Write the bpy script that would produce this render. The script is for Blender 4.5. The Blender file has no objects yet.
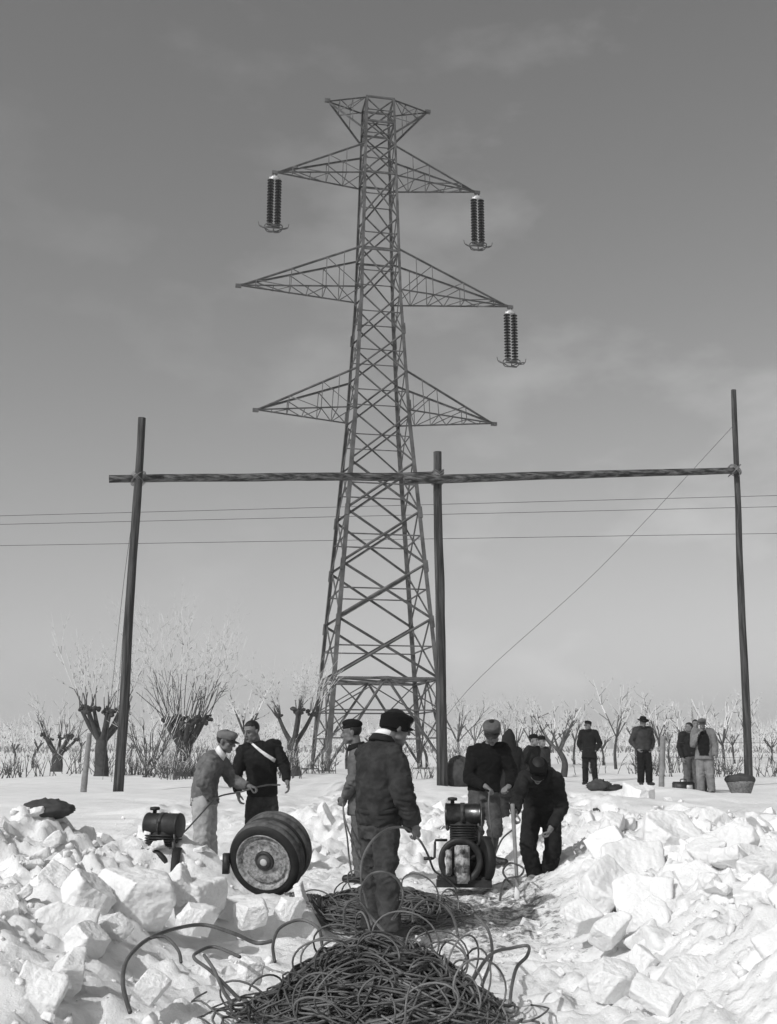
import bpy, bmesh, math, random
from mathutils import Vector, Matrix, noise
from mathutils.bvhtree import BVHTree
V = Vector
R = math.radians
S = bpy.context.scene
C = S.collection
random.seed(7)
CAMH = 1.4
F = 1080.0
TILT = math.atan(236.0 / F)
CT, ST = math.cos(TILT), math.sin(TILT)

def at(px, py, Y):
    """point of the place seen at this spot of the photograph, Y metres ahead"""
    x = (px - 388.5) / F
    y = (512.0 - py) / F
    d = V((x, CT - y * ST, ST + y * CT))
    s = Y / d.y
    return V((d.x * s, Y, CAMH + d.z * s))

def sm(a, b, x):
    t = max(0.0, min(1.0, (x - a) / (b - a)))
    return t * t * (3 - 2 * t)

# ------------------------------------------------------------------ materials
def nt(name):
    m = bpy.data.materials.new(name)
    m.use_nodes = True
    t = m.node_tree
    return m, t, t.nodes['Principled BSDF']

def mat(name, g, rough=0.8, var=0.25, scale=8.0, bump=0.3, bscale=60.0, bdist=0.004, metal=0.0, spec=0.3, g2=None, edge=None, sheen=0.0, stretch=None):
    """grey procedural material: two noises vary the tone, one drives a bump"""
    m, t, b = nt(name)
    N, L = t.nodes, t.links
    tc = N.new('ShaderNodeTexCoord')
    vec = tc.outputs['Object']
    if stretch:
        mp = N.new('ShaderNodeMapping'); mp.inputs['Scale'].default_value = stretch; L.new(vec, mp.inputs['Vector']); vec = mp.outputs[0]
    n1 = N.new('ShaderNodeTexNoise'); n1.inputs['Scale'].default_value = scale; n1.inputs['Detail'].default_value = 6; n1.inputs['Roughness'].default_value = 0.65
    L.new(vec, n1.inputs['Vector'])
    rp = N.new('ShaderNodeValToRGB')
    lo = g * (1 - var); hi = g * (1 + var) if g2 is None else g2
    e0, e1 = edge or (0.3, 0.7)
    rp.color_ramp.elements[0].position = e0; rp.color_ramp.elements[0].color = (lo, lo, lo, 1)
    rp.color_ramp.elements[1].position = e1; rp.color_ramp.elements[1].color = (hi, hi, hi, 1)
    L.new(n1.outputs['Fac'], rp.inputs['Fac'])
    L.new(rp.outputs['Color'], b.inputs['Base Color'])
    n2 = N.new('ShaderNodeTexNoise'); n2.inputs['Scale'].default_value = bscale; n2.inputs['Detail'].default_value = 4
    L.new(vec, n2.inputs['Vector'])
    bp = N.new('ShaderNodeBump'); bp.inputs['Strength'].default_value = bump; bp.inputs['Distance'].default_value = bdist
    L.new(n2.outputs['Fac'], bp.inputs['Height']); L.new(bp.outputs['Normal'], b.inputs['Normal'])
    b.inputs['Roughness'].default_value = rough
    b.inputs['Metallic'].default_value = metal
    b.inputs['Specular IOR Level'].default_value = spec
    if sheen:
        b.inputs['Sheen Weight'].default_value = sheen
    return m

M = {}
def snow_mat(name, dirt):
    m, t, b = nt(name)
    N, L = t.nodes, t.links
    g = N.new('ShaderNodeNewGeometry')
    n1 = N.new('ShaderNodeTexNoise'); n1.inputs['Scale'].default_value = 1.3; n1.inputs['Detail'].default_value = 8; n1.inputs['Roughness'].default_value = 0.7
    L.new(g.outputs['Position'], n1.inputs['Vector'])
    rp = N.new('ShaderNodeValToRGB')
    rp.color_ramp.elements[0].position = 0.25; rp.color_ramp.elements[0].color = (0.70, 0.70, 0.70, 1)
    rp.color_ramp.elements[1].position = 0.6; rp.color_ramp.elements[1].color = (0.86, 0.86, 0.86, 1)
    L.new(n1.outputs['Fac'], rp.inputs['Fac'])
    col = rp.outputs['Color']
    if dirt:
        # soil specks everywhere, and muddy trodden snow where the men work
        n3 = N.new('ShaderNodeTexNoise'); n3.inputs['Scale'].default_value = 9.0; n3.inputs['Detail'].default_value = 7; n3.inputs['Roughness'].default_value = 0.75
        L.new(g.outputs['Position'], n3.inputs['Vector'])
        at_ = N.new('ShaderNodeAttribute'); at_.attribute_name = 'mud'
        th = N.new('ShaderNodeMath'); th.operation = 'MULTIPLY_ADD'; th.inputs[1].default_value = 0.30; th.inputs[2].default_value = -0.70
        L.new(at_.outputs['Fac'], th.inputs[0])
        ad = N.new('ShaderNodeMath'); ad.operation = 'ADD'
        L.new(n3.outputs['Fac'], ad.inputs[0]); L.new(th.outputs[0], ad.inputs[1])
        ml = N.new('ShaderNodeMath'); ml.operation = 'MULTIPLY'; ml.inputs[1].default_value = 7.0; ml.use_clamp = True
        L.new(ad.outputs[0], ml.inputs[0])
        mx = N.new('ShaderNodeMixRGB'); mx.inputs['Color2'].default_value = (0.16, 0.16, 0.16, 1)
        L.new(ml.outputs[0], mx.inputs['Fac']); L.new(col, mx.inputs['Color1'])
        col = mx.outputs['Color']
    L.new(col, b.inputs['Base Color'])
    b.inputs['Roughness'].default_value = 0.7
    b.inputs['Specular IOR Level'].default_value = 0.25
    n2 = N.new('ShaderNodeTexNoise'); n2.inputs['Scale'].default_value = 22; n2.inputs['Detail'].default_value = 9; n2.inputs['Roughness'].default_value = 0.72
    L.new(g.outputs['Position'], n2.inputs['Vector'])
    bp = N.new('ShaderNodeBump'); bp.inputs['Strength'].default_value = 0.55; bp.inputs['Distance'].default_value = 0.03
    L.new(n2.outputs['Fac'], bp.inputs['Height']); L.new(bp.outputs['Normal'], b.inputs['Normal'])
    return m
M['snow'] = snow_mat('snow', True)
M['snow_block'] = snow_mat('snow_block', False)
M['steel'] = mat('tower_steel', 0.085, 0.6, 0.6, 1.5, 0.1, 20, metal=0.2)
M['bark'] = mat('bark', 0.05, 0.9, 0.5, 6, 0.8, 30, 0.02)
M['twig'] = mat('twig', 0.085, 0.9, 0.4, 6, 0.0)
M['frost_haze'] = mat('frosted_hazed_twig', 0.7, 0.8, 0.25, 4, 0.0)  # rime on the nearer trees; on the far band its paleness stands for haze
M['pole'] = mat('pole_wood', 0.045, 0.85, 0.6, 5.0, 0.7, 25, 0.012, g2=0.11, edge=(0.42, 0.75), stretch=(2.5, 2.5, 0.12))
M['log'] = mat('log_wood', 0.05, 0.85, 0.7, 7.0, 0.8, 25, 0.02, g2=0.2, edge=(0.42, 0.72), stretch=(0.14, 2, 2))
M['palewood'] = mat('pale_wood', 0.2, 0.8, 0.3, 9, 0.4, 40, 0.004)
M['porcelain'] = mat('porcelain', 0.005, 0.4, 0.1, 3, 0.0, spec=0.12)
M['zinc'] = mat('zinc', 0.55, 0.4, 0.2, 5, 0.1, metal=0.3)
M['zincdark'] = mat('zinc_dull', 0.08, 0.5, 0.3, 5, 0.1, metal=0.3)
M['cable_pale'] = mat('dry_steel_cable', 0.09, 0.55, 0.5, 2.0, 0.5, 160, 0.003, g2=0.22)
M['wire'] = mat('wire', 0.06, 0.6, 0.1, 1, 0.0)
M['cable'] = mat('steel_cable', 0.022, 0.5, 0.6, 2.0, 0.5, 160, 0.003, g2=0.16, spec=0.4)
M['rubber'] = mat('rubber', 0.016, 0.65, 0.4, 7, 0.4, 40, 0.006)
M['dust'] = mat('dusty_rubber', 0.05, 0.85, 0.5, 9, 0.5, 40, 0.006, g2=0.14)
M['rim'] = mat('rusty_rim', 0.14, 0.55, 0.4, 26, 0.4, 60, 0.004, g2=0.42, edge=(0.36, 0.66))
M['hub'] = mat('hub', 0.04, 0.5, 0.4, 20, 0.3)
M['bolt'] = mat('bolt', 0.45, 0.4, 0.1, 10, 0.1)
M['iron'] = mat('cast_iron', 0.025, 0.5, 0.5, 12, 0.5, 50, 0.004)
M['tin'] = mat('oily_tank', 0.07, 0.28, 0.6, 12, 0.2, 25, 0.004, metal=0.85, spec=0.6)
M['casing'] = mat('dirty_casing', 0.14, 0.6, 0.5, 14, 0.5, 50, 0.004, g2=0.5, edge=(0.42, 0.66))
M['skin'] = mat('skin', 0.165, 0.6, 0.18, 25, 0.2, 120, 0.001)
M['skindark'] = mat('weathered_skin', 0.13, 0.6, 0.22, 25, 0.2, 120, 0.001)
M['eye'] = mat('eye', 0.03, 0.2, 0.1, 5, 0)
M['hair'] = mat('hair', 0.012, 0.6, 0.4, 40, 0.8, 150, 0.004)
M['leather'] = mat('leather', 0.02, 0.45, 0.4, 14, 0.4, 50, 0.004)
M['paleleather'] = mat('worn_boot_leather', 0.10, 0.6, 0.5, 16, 0.4, 50, 0.004, g2=0.4)
M['canvas'] = mat('canvas', 0.05, 0.9, 0.4, 8, 0.5, 60)
M['white_cloth'] = mat('white_cloth', 0.72, 0.85, 0.12, 10, 0.3)
_cl = {}
def cloth(g, worn=0.0, coarse=False):
    k = (round(g, 3), worn, coarse)
    if k not in _cl:
        _cl[k] = mat('cloth_%03d' % round(g * 1000) + ('_worn' if worn else '') + ('_knit' if coarse else ''), g, 0.92, 0.3, 7.0, 0.5, 140 if coarse else 60,
                     0.005, spec=0.12, g2=(g * (1 + worn) if worn else None), edge=(0.40, 0.85) if worn else None)
    return _cl[k]

# ------------------------------------------------------------------ mesh helpers
def link(name, me, m=None, parent=None, smooth=True):
    o = bpy.data.objects.new(name, me); C.objects.link(o)
    if m is not None:
        for q in (m if isinstance(m, (list, tuple)) else [m]):
            me.materials.append(q)
    if smooth:
        me.polygons.foreach_set('use_smooth', [True] * len(me.polygons))
    if parent is not None:
        o.parent = parent
    return o

def obj(name, bm, m, parent=None, smooth=True, rec=True):
    """link a bmesh given in the parent's own frame"""
    if rec:
        bmesh.ops.recalc_face_normals(bm, faces=bm.faces)
    me = bpy.data.meshes.new(name); bm.to_mesh(me); bm.free()
    o = bpy.data.objects.new(name, me); C.objects.link(o)
    for q in (m if isinstance(m, (list, tuple)) else [m]):
        me.materials.append(q)
    if smooth:
        me.polygons.foreach_set('use_smooth', [True] * len(me.polygons))
    if parent is not None:
        o.parent = parent
    return o

def tag(o, label, cat, group=None, kind=None):
    o['label'] = label; o['category'] = cat
    if group: o['group'] = group
    if kind: o['kind'] = kind
    return o

def thing(name, label, cat, loc=(0, 0, 0), rz=0, group=None):
    o = bpy.data.objects.new(name, None); C.objects.link(o)
    o.location = loc; o.rotation_euler = (0, 0, rz); o.empty_display_size = 0.2
    return tag(o, label, cat, group)

def frame(d, ref=None):
    d = d.normalized()
    ref = ref or V((0, 0, 1))
    if abs(d.dot(ref)) > 0.97:
        ref = V((0, 1, 0)) if abs(d.y) < 0.9 else V((1, 0, 0))
    x = ref.cross(d).normalized()
    return x, d.cross(x).normalized(), d

def rings_to_faces(bm, rings, closed=False, cap=True, mi=0):
    n = len(rings[0])
    m = len(rings)
    for i in range(m if closed else m - 1):
        a, b = rings[i], rings[(i + 1) % m]
        for k in range(n):
            f = bm.faces.new((a[k], a[(k + 1) % n], b[(k + 1) % n], b[k])); f.material_index = mi
    if cap and not closed:
        f = bm.faces.new(list(reversed(rings[0]))); f.material_index = mi
        f = bm.faces.new(rings[-1]); f.material_index = mi

def tube(bm, pts, r, seg=6, cap=True, mi=0, mi2=None, split=0.5):
    """round tube along a polyline, r a number or one per point"""
    pts = [V(p) for p in pts]
    n = len(pts)
    rs = r if isinstance(r, (list, tuple)) else [r] * n
    x = None
    rings = []
    for i, p in enumerate(pts):
        d = (pts[min(i + 1, n - 1)] - pts[max(i - 1, 0)])
        if d.length < 1e-9: d = V((0, 0, 1))
        d.normalize()
        if x is None:
            x, y, _ = frame(d)
        else:
            x = (x - d * x.dot(d))
            if x.length < 1e-6: x, y, _ = frame(d)
            x.normalize(); y = d.cross(x)
        rings.append([bm.verts.new(p + (x * math.cos(2 * math.pi * k / seg) + y * math.sin(2 * math.pi * k / seg)) * rs[i]) for k in range(seg)])
    for i in range(n - 1):
        q = mi if mi2 is None or (i + 0.5) / (n - 1) < split else mi2
        a, b = rings[i], rings[i + 1]
        for k in range(seg):
            f = bm.faces.new((a[k], a[(k + 1) % seg], b[(k + 1) % seg], b[k])); f.material_index = q
    if cap:
        f = bm.faces.new(list(reversed(rings[0]))); f.material_index = mi
        f = bm.faces.new(rings[-1]); f.material_index = mi if mi2 is None else mi2

def catmull(pts, k=6, closed=False):
    pts = [V(p) for p in pts]
    n = len(pts); out = []
    for i in range(n if closed else n - 1):
        if closed:
            a, b, c, d = pts[i - 1], pts[i], pts[(i + 1) % n], pts[(i + 2) % n]
        else:
            a, b, c, d = pts[max(i - 1, 0)], pts[i], pts[i + 1], pts[min(i + 2, n - 1)]
        for j in range(k):
            t = j / k
            out.append(0.5 * ((2 * b) + (c - a) * t + (2 * a - 5 * b + 4 * c - d) * t * t + (3 * b - a - 3 * c + d) * t ** 3))
    if not closed: out.append(pts[-1])
    return out

def box(bm, c, s, ax=None, mi=0):
    """box of half sizes s about c; ax = three axes"""
    c = V(c); ax = ax or (V((1, 0, 0)), V((0, 1, 0)), V((0, 0, 1)))
    v = {}
    for i in (-1, 1):
        for j in (-1, 1):
            for k in (-1, 1):
                v[i, j, k] = bm.verts.new(c + ax[0] * (i * s[0]) + ax[1] * (j * s[1]) + ax[2] * (k * s[2]))
    out = []
    for q in (((-1,-1,-1),(-1,1,-1),(1,1,-1),(1,-1,-1)), ((-1,-1,1),(1,-1,1),(1,1,1),(-1,1,1)), ((-1,-1,-1),(1,-1,-1),(1,-1,1),(-1,-1,1)),
              ((1,-1,-1),(1,1,-1),(1,1,1),(1,-1,1)), ((1,1,-1),(-1,1,-1),(-1,1,1),(1,1,1)), ((-1,1,-1),(-1,-1,-1),(-1,-1,1),(-1,1,1))):
        f = bm.faces.new([v[k] for k in q]); f.material_index = mi; out.append(f)
    return out

def bar(bm, a, b, w, h=None, ref=None):
    a, b = V(a), V(b)
    x, y, d = frame(b - a, ref)
    box(bm, (a + b) / 2, (w / 2, (h or w) / 2, (b - a).length / 2), (x, y, d))

def angle(bm, a, b, w, inward, th=None):
    """steel angle section: two flanges meeting at the corner a-b, opening towards inward"""
    a, b = V(a), V(b)
    d = (b - a).normalized()
    n = V(inward); n = (n - d * n.dot(d)).normalized()
    s = d.cross(n)
    th = th or w * 0.12
    for sg in (1, -1):
        f1 = (n + s * sg).normalized()
        f2 = d.cross(f1)
        box(bm, (a + b) / 2 + f1 * (w / 2) + f2 * (th * 0.5 * sg), (w / 2, th / 2, (b - a).length / 2), (f1, f2, d))

def lathe(bm, prof, o, ax, seg=32, mi=0, closed=False, cap=True):
    """surface of revolution: prof = [(along, radius)], about axis ax from o"""
    o = V(o); x, y, d = frame(V(ax))
    rings = [[bm.verts.new(o + d * t + (x * math.cos(2 * math.pi * k / seg) + y * math.sin(2 * math.pi * k / seg)) * max(r, 1e-4)) for k in range(seg)] for t, r in prof]
    rings_to_faces(bm, rings, closed=closed, cap=cap and not closed, mi=mi)

def ell(bm, c, rad, ax=None, u=18, v=10):
    c = V(c); ax = ax or (V((1, 0, 0)), V((0, 1, 0)), V((0, 0, 1)))
    top = bm.verts.new(c + ax[2] * rad[2]); bot = bm.verts.new(c - ax[2] * rad[2])
    rings = []
    for j in range(1, v):
        a = math.pi * j / v
        rings.append([bm.verts.new(c + ax[0] * (rad[0] * math.sin(a) * math.cos(2 * math.pi * k / u)) + ax[1] * (rad[1] * math.sin(a) * math.sin(2 * math.pi * k / u)) + ax[2] * (rad[2] * math.cos(a))) for k in range(u)])
    for k in range(u):
        bm.faces.new((top, rings[0][k], rings[0][(k + 1) % u]))
        bm.faces.new((bot, rings[-1][(k + 1) % u], rings[-1][k]))
    for i in range(len(rings) - 1):
        for k in range(u):
            bm.faces.new((rings[i][k], rings[i + 1][k], rings[i + 1][(k + 1) % u], rings[i][(k + 1) % u]))

def caps(bm, pts, rs):
    """chain of tapered capsules"""
    for p, r in zip(pts, rs):
        ell(bm, p, (r, r, r), u=12, v=8)
    for i in range(len(pts) - 1):
        if (V(pts[i + 1]) - V(pts[i])).length > 1e-4:
            tube(bm, [pts[i], pts[i + 1]], [rs[i], rs[i + 1]], seg=14)

def eloft(bm, secs, seg=22):
    """closed loft of ellipses: secs = [(centre, xdir, ydir, rx, ry)], squarish"""
    rings = []
    for c, xd, yd, rx, ry in secs:
        rg = []
        for k in range(seg):
            a = 2 * math.pi * k / seg
            ca, sa = math.cos(a), math.sin(a)
            e = 0.85
            rg.append(bm.verts.new(V(c) + xd * (rx * math.copysign(abs(ca) ** e, ca)) + yd * (ry * math.copysign(abs(sa) ** e, sa))))
        rings.append(rg)
    rings_to_faces(bm, rings)

def remesh(bm, vox, smooth=3, fac=0.5):
    bmesh.ops.recalc_face_normals(bm, faces=bm.faces)
    me = bpy.data.meshes.new('tmp'); bm.to_mesh(me); bm.free()
    o = bpy.data.objects.new('tmp', me); C.objects.link(o)
    md = o.modifiers.new('r', 'REMESH'); md.mode = 'VOXEL'; md.voxel_size = vox; md.adaptivity = 0.0
    if smooth:
        sd = o.modifiers.new('s', 'SMOOTH'); sd.iterations = smooth; sd.factor = fac
    dg = bpy.context.evaluated_depsgraph_get()
    out = bpy.data.meshes.new_from_object(o.evaluated_get(dg))
    out.materials.clear()
    bpy.data.objects.remove(o); bpy.data.meshes.remove(me)
    return out

def wrinkle(me, amp, joints=(), seed=0, f=9.0):
    """cloth folds: ridged noise pushed along the normals, stronger at bends"""
    sd = V((seed * 3.1, seed * 1.7, 0))
    nv = len(me.vertices)
    co = [0.0] * (nv * 3); no = [0.0] * (nv * 3)
    me.vertices.foreach_get('co', co); me.vertex_normals.foreach_get('vector', no)
    for i in range(nv):
        p = V(co[3 * i:3 * i + 3]); nn = V(no[3 * i:3 * i + 3])
        k = 0.55
        for j, rad in joints:
            d = (p - j).length / rad
            if d < 1: k += 1.1 * (1 - d) ** 1
        q = V((p.x * f, p.y * f, p.z * f * 1.5)) + sd
        w = noise.noise_vector(q * 0.5) * 0.6
        a = 1 - abs(noise.noise(q + w)) * 2.2
        b = 1 - abs(noise.noise(q * 2.1 + w * 2)) * 2.2
        co[3 * i:3 * i + 3] = p + nn * (amp * k * (a * 0.65 + b * 0.35 - 0.35))
    me.vertices.foreach_set('co', co)
    me.update()
# ------------------------------------------------------------------ people
def hand(bm, w, d, n, curl=0.5, side=1, k=1.0, thick=1.0):
    """palm, four fingers of unequal length and a thumb; d along the hand, n out of the palm"""
    d = V(d).normalized(); n = V(n); n = (n - d * n.dot(d)).normalized(); s = d.cross(n) * side
    w = V(w)
    ell(bm, w + d * 0.05 * k, (0.041 * k, 0.016 * k * thick, 0.056 * k), (s, n, d), 16, 10)
    caps(bm, [w - d * 0.03, w + d * 0.03 * k], [0.027 * k, 0.027 * k])
    ell(bm, w + d * 0.035 * k + s * 0.022 * k + n * 0.008, (0.02 * k, 0.017 * k, 0.03 * k), (s, n, d), 12, 8)
    for i, (off, ln, r) in enumerate(((0.031, 0.074, 0.0090), (0.0105, 0.083, 0.0094), (-0.0105, 0.077, 0.0090), (-0.031, 0.060, 0.0080))):
        p = w + d * (0.092 - (0.008 if i == 3 else 0)) * k + s * off * k
        pts = [p - d * 0.03, p]; a = 0.0
        for j, fr in enumerate((0.45, 0.31, 0.24)):
            a += curl * (0.75, 1.1, 0.8)[j] * (1 + 0.08 * i)
            q = d * math.cos(a) + n * math.sin(a) + s * ((1.5 - i) * 0.05)
            p = p + q.normalized() * (ln * fr * k); pts.append(p)
        caps(bm, pts, [r * k, r * k * 1.02, r * k, r * k * 0.93, r * k * 0.82])
    p = w + d * 0.03 * k + s * 0.034 * k
    q1 = (d * 0.72 + s * 0.62 + n * 0.3 * (0.5 + curl)).normalized(); q2 = (d * 0.85 + s * (0.35 - 0.5 * curl) + n * (0.2 + 0.6 * curl)).normalized()
    caps(bm, [p - s * 0.01, p + q1 * 0.036 * k, p + q1 * 0.036 * k + q2 * 0.032 * k, p + q1 * 0.036 * k + q2 * 0.056 * k], [0.0145 * k, 0.0115 * k, 0.0105 * k, 0.0085 * k])

HK = [1.0]
def head_axes(f, up=None):
    f = V(f).normalized(); up = V(up or (0, 0, 1)); r = f.cross(up).normalized(); u = r.cross(f)
    return r, f, u

def head_shape(bm, c, ax, neck):
    r, f, u = ax; c = V(c)
    P = lambda a, b, d: c + r * a + f * b + u * d
    ell(bm, P(0, -0.012, 0.03), (0.077, 0.098, 0.09), ax, 20, 14)
    ell(bm, P(0, 0.03, -0.045), (0.061, 0.062, 0.075), ax, 20, 12)
    ell(bm, P(0, 0.066, -0.1), (0.026, 0.026, 0.022), ax, 12, 8)
    ell(bm, P(0, 0.078, 0.026), (0.052, 0.017, 0.013), ax, 14, 8)
    caps(bm, [P(0, 0.085, 0.016), P(0, 0.113, -0.028)], [0.009, 0.0145])
    for s in (-1, 1):
        ell(bm, P(s * 0.012, 0.098, -0.033), (0.010, 0.012, 0.009), ax, 10, 6)
        ell(bm, P(s * 0.04, 0.058, -0.028), (0.022, 0.024, 0.02), ax, 12, 8)
        ell(bm, P(s * 0.05, 0.02, -0.078), (0.018, 0.035, 0.018), ax, 12, 8)
        ell(bm, P(s * 0.079, -0.012, -0.012), (0.011, 0.021, 0.034), ax, 12, 8)
        ell(bm, P(s * 0.03, 0.078, 0.004), (0.014, 0.011, 0.009), ax, 10, 6)
    ell(bm, P(0, 0.086, -0.064), (0.023, 0.012, 0.007), ax, 12, 6)
    ell(bm, P(0, 0.084, -0.078), (0.020, 0.012, 0.007), ax, 12, 6)
    caps(bm, [P(0, -0.025, -0.06), (P(0, -0.03, -0.1) + V(neck)) / 2, V(neck) - u * 0.03], [0.058, 0.056, 0.064])

def shell(bm, c, ax, rad, keep, off=(0, 0, 0), u=36, v=24, th=0.008):
    """part of an ellipsoid about the head kept where keep(a, b, c) in head coordinates, given thickness"""
    r, f, up = ax
    b2 = bmesh.new()
    bmesh.ops.create_uvsphere(b2, u_segments=u, v_segments=v, radius=1)
    for q in b2.verts: q.co = V((q.co.x * rad[0] + off[0], q.co.y * rad[1] + off[1], q.co.z * rad[2] + off[2]))
    dead = [q for q in b2.verts if not keep(q.co.x, q.co.y, q.co.z)]
    bmesh.ops.delete(b2, geom=dead, context='VERTS')
    bmesh.ops.solidify(b2, geom=list(b2.faces), thickness=th)
    c = V(c)
    mp = {}
    for q in b2.verts: mp[q] = bm.verts.new(c + r * q.co.x + f * q.co.y + up * q.co.z)
    for g in b2.faces: bm.faces.new([mp[q] for q in g.verts])
    b2.free()

def visor(bm, c, ax, rx, ry, z, reach, droop=0.25, half=70, th=0.006):
    r, f, u = ax; c = V(c)
    n, m = 14, 5
    top = []
    for i in range(n + 1):
        a = R(-half + 2 * half * i / n)
        row = []
        for j in range(m + 1):
            t = j / m
            k = math.cos(a * 90 / half) ** 0.6 if abs(a * 90 / half) < math.pi / 2 - 1e-6 else 0
            out = reach * t * max(k, 0.02)
            row.append(c + r * (math.sin(a) * (rx + 0.25 * out)) + f * (math.cos(a) * ry + out) + u * (z - droop * out - 0.02 * abs(math.sin(a))))
        top.append(row)
    A = [[bm.verts.new(p + u * th / 2) for p in row] for row in top]
    B = [[bm.verts.new(p - u * th / 2) for p in row] for row in top]
    for i in range(n):
        for j in range(m):
            bm.faces.new((A[i][j], A[i][j + 1], A[i + 1][j + 1], A[i + 1][j])); bm.faces.new((B[i][j], B[i + 1][j], B[i + 1][j + 1], B[i][j + 1]))
        bm.faces.new((A[i][m], B[i][m], B[i + 1][m], A[i + 1][m])); bm.faces.new((A[i][0], A[i + 1][0], B[i + 1][0], B[i][0]))
    for j in range(m):
        bm.faces.new((A[0][j], B[0][j], B[0][j + 1], A[0][j + 1])); bm.faces.new((A[n][j], A[n][j + 1], B[n][j + 1], B[n][j]))

def headgear(body, kind, c, ax, m, vox):
    r, f, u = ax
    P = lambda a, b, d: V(c) + r * a + f * b + u * d
    if kind in ('cap', 'skicap'):
        bm = bmesh.new()
        hs = 0.84 if kind == 'skicap' else 1.0
        hh = 0.02 if kind == 'cap' else -0.012
        secs = []
        for z, rx, ry, oy in ((hh, 0.084, 0.106, -0.012), (0.045, 0.090, 0.113, -0.012), (0.072, 0.096, 0.120, -0.008), (0.094, 0.088, 0.110, -0.006), (0.112, 0.062, 0.08, -0.006), (0.119, 0.025, 0.035, -0.004)):
            secs.append((P(0, oy + 0.02 * sm(0.05, 0.12, z), z * (hs if z > 0.05 else 1)), r, f, rx, ry))
        eloft(bm, secs, 28)
        if kind == 'skicap':     # turned-up ear flaps make a second band
            eloft(bm, [(P(0, -0.016, -0.028), r, f, 0.087, 0.104), (P(0, -0.014, 0.0), r, f, 0.089, 0.109), (P(0, -0.012, 0.045), r, f, 0.090, 0.110), (P(0, -0.012, 0.062), r, f, 0.086, 0.108)], 28)
        me = remesh(bm, vox, 2)
        wrinkle(me, 0.004, seed=3, f=16)
        o = link('cap', me, m, body)
        bm = bmesh.new()
        visor(bm, c, ax, 0.08, 0.092, hh + (0.012 if kind == 'cap' else 0.035), 0.07 if kind == 'cap' else 0.055, 0.25)
        obj('visor', bm, M['leather'] if kind == 'cap' else m, o)
    elif kind == 'beret':
        bm = bmesh.new()
        eloft(bm, [(P(0, -0.012, 0.04), r, f, 0.08, 0.1), (P(0, -0.012, 0.062), r, f, 0.086, 0.107)], 26)
        ell(bm, P(0.008, -0.018, 0.088), (0.093, 0.114, 0.050), (r, (f + u * 0.16).normalized(), (u - f * 0.16).normalized()), 24, 14)
        caps(bm, [P(0, -0.02, 0.12), P(0, -0.02, 0.138)], [0.006, 0.005])
        me = remesh(bm, vox, 2); wrinkle(me, 0.004, seed=5, f=15)
        link('beret', me, m, body)
    elif kind == 'hat':
        bm = bmesh.new()
        eloft(bm, [(P(0, -0.01, 0.045), r, f, 0.086, 0.108), (P(0, -0.01, 0.10), r, f, 0.083, 0.104), (P(0, -0.01, 0.145), r, f, 0.07, 0.09), (P(0, -0.01, 0.152), r, f, 0.04, 0.06)], 26)
        o = obj('hat', bm, m, body)
        bm = bmesh.new()
        n = 36; rings = []
        for z, k, dz in ((0.05, 0.0, 0.006), (0.05, 0.062, 0.008), (0.05, 0.066, 0.0), (0.044, 0.0, 0.0)):
            rings.append([bm.verts.new(P(math.cos(2 * math.pi * i / n) * (0.086 + k), -0.01 + math.sin(2 * math.pi * i / n) * (0.108 + k), z + dz + k * 0.25 * abs(math.cos(2 * math.pi * i / n)) - k * 0.2 * abs(math.sin(2 * math.pi * i / n)))) for i in range(n)])
        rings_to_faces(bm, rings, closed=True)
        obj('brim', bm, m, o)
        bm = bmesh.new()
        lathe(bm, [(0.052, 1.0), (0.054, 1.03), (0.078, 1.0), (0.076, 0.97)], (0, 0, 0), (0, 0, 1), 28, closed=True)
        for q in bm.verts: q.co = P(q.co.x * 0.0875, -0.01 + q.co.y * 0.1095, q.co.z)
        obj('hat_band', bm, M['leather'], o)
    elif kind == 'hood':
        bm = bmesh.new()
        eloft(bm, [(P(0, -0.03, -0.22), r, f, 0.15, 0.13), (P(0, -0.03, -0.14), r, f, 0.125, 0.13), (P(0, -0.02, -0.02), r, f, 0.112, 0.135), (P(0, -0.03, 0.08), r, f, 0.095, 0.12), (P(0, -0.05, 0.15), r, f, 0.055, 0.08), (P(0, -0.075, 0.2), r, f, 0.015, 0.03)], 24)
        me = remesh(bm, vox, 3); wrinkle(me, 0.008, seed=8, f=11)
        link('hood', me, m, body)

def hair(body, c, ax, low=False, th=0.014):
    bm = bmesh.new()
    def keep(a, b, d):
        if b > 0.0: return d > 0.055 + max(0, b - 0.02) * 0.35 or (abs(a) > 0.068 and b < 0.02 and d > -0.01)
        return d > -0.05 - (0.035 if low else 0) + 0.25 * max(0, b + 0.05)
    shell(bm, c, ax, (0.081, 0.103, 0.094), keep, (0, -0.013, 0.03), th=th)
    o = obj('hair', bm, M['hair'], body)
    return o

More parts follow.
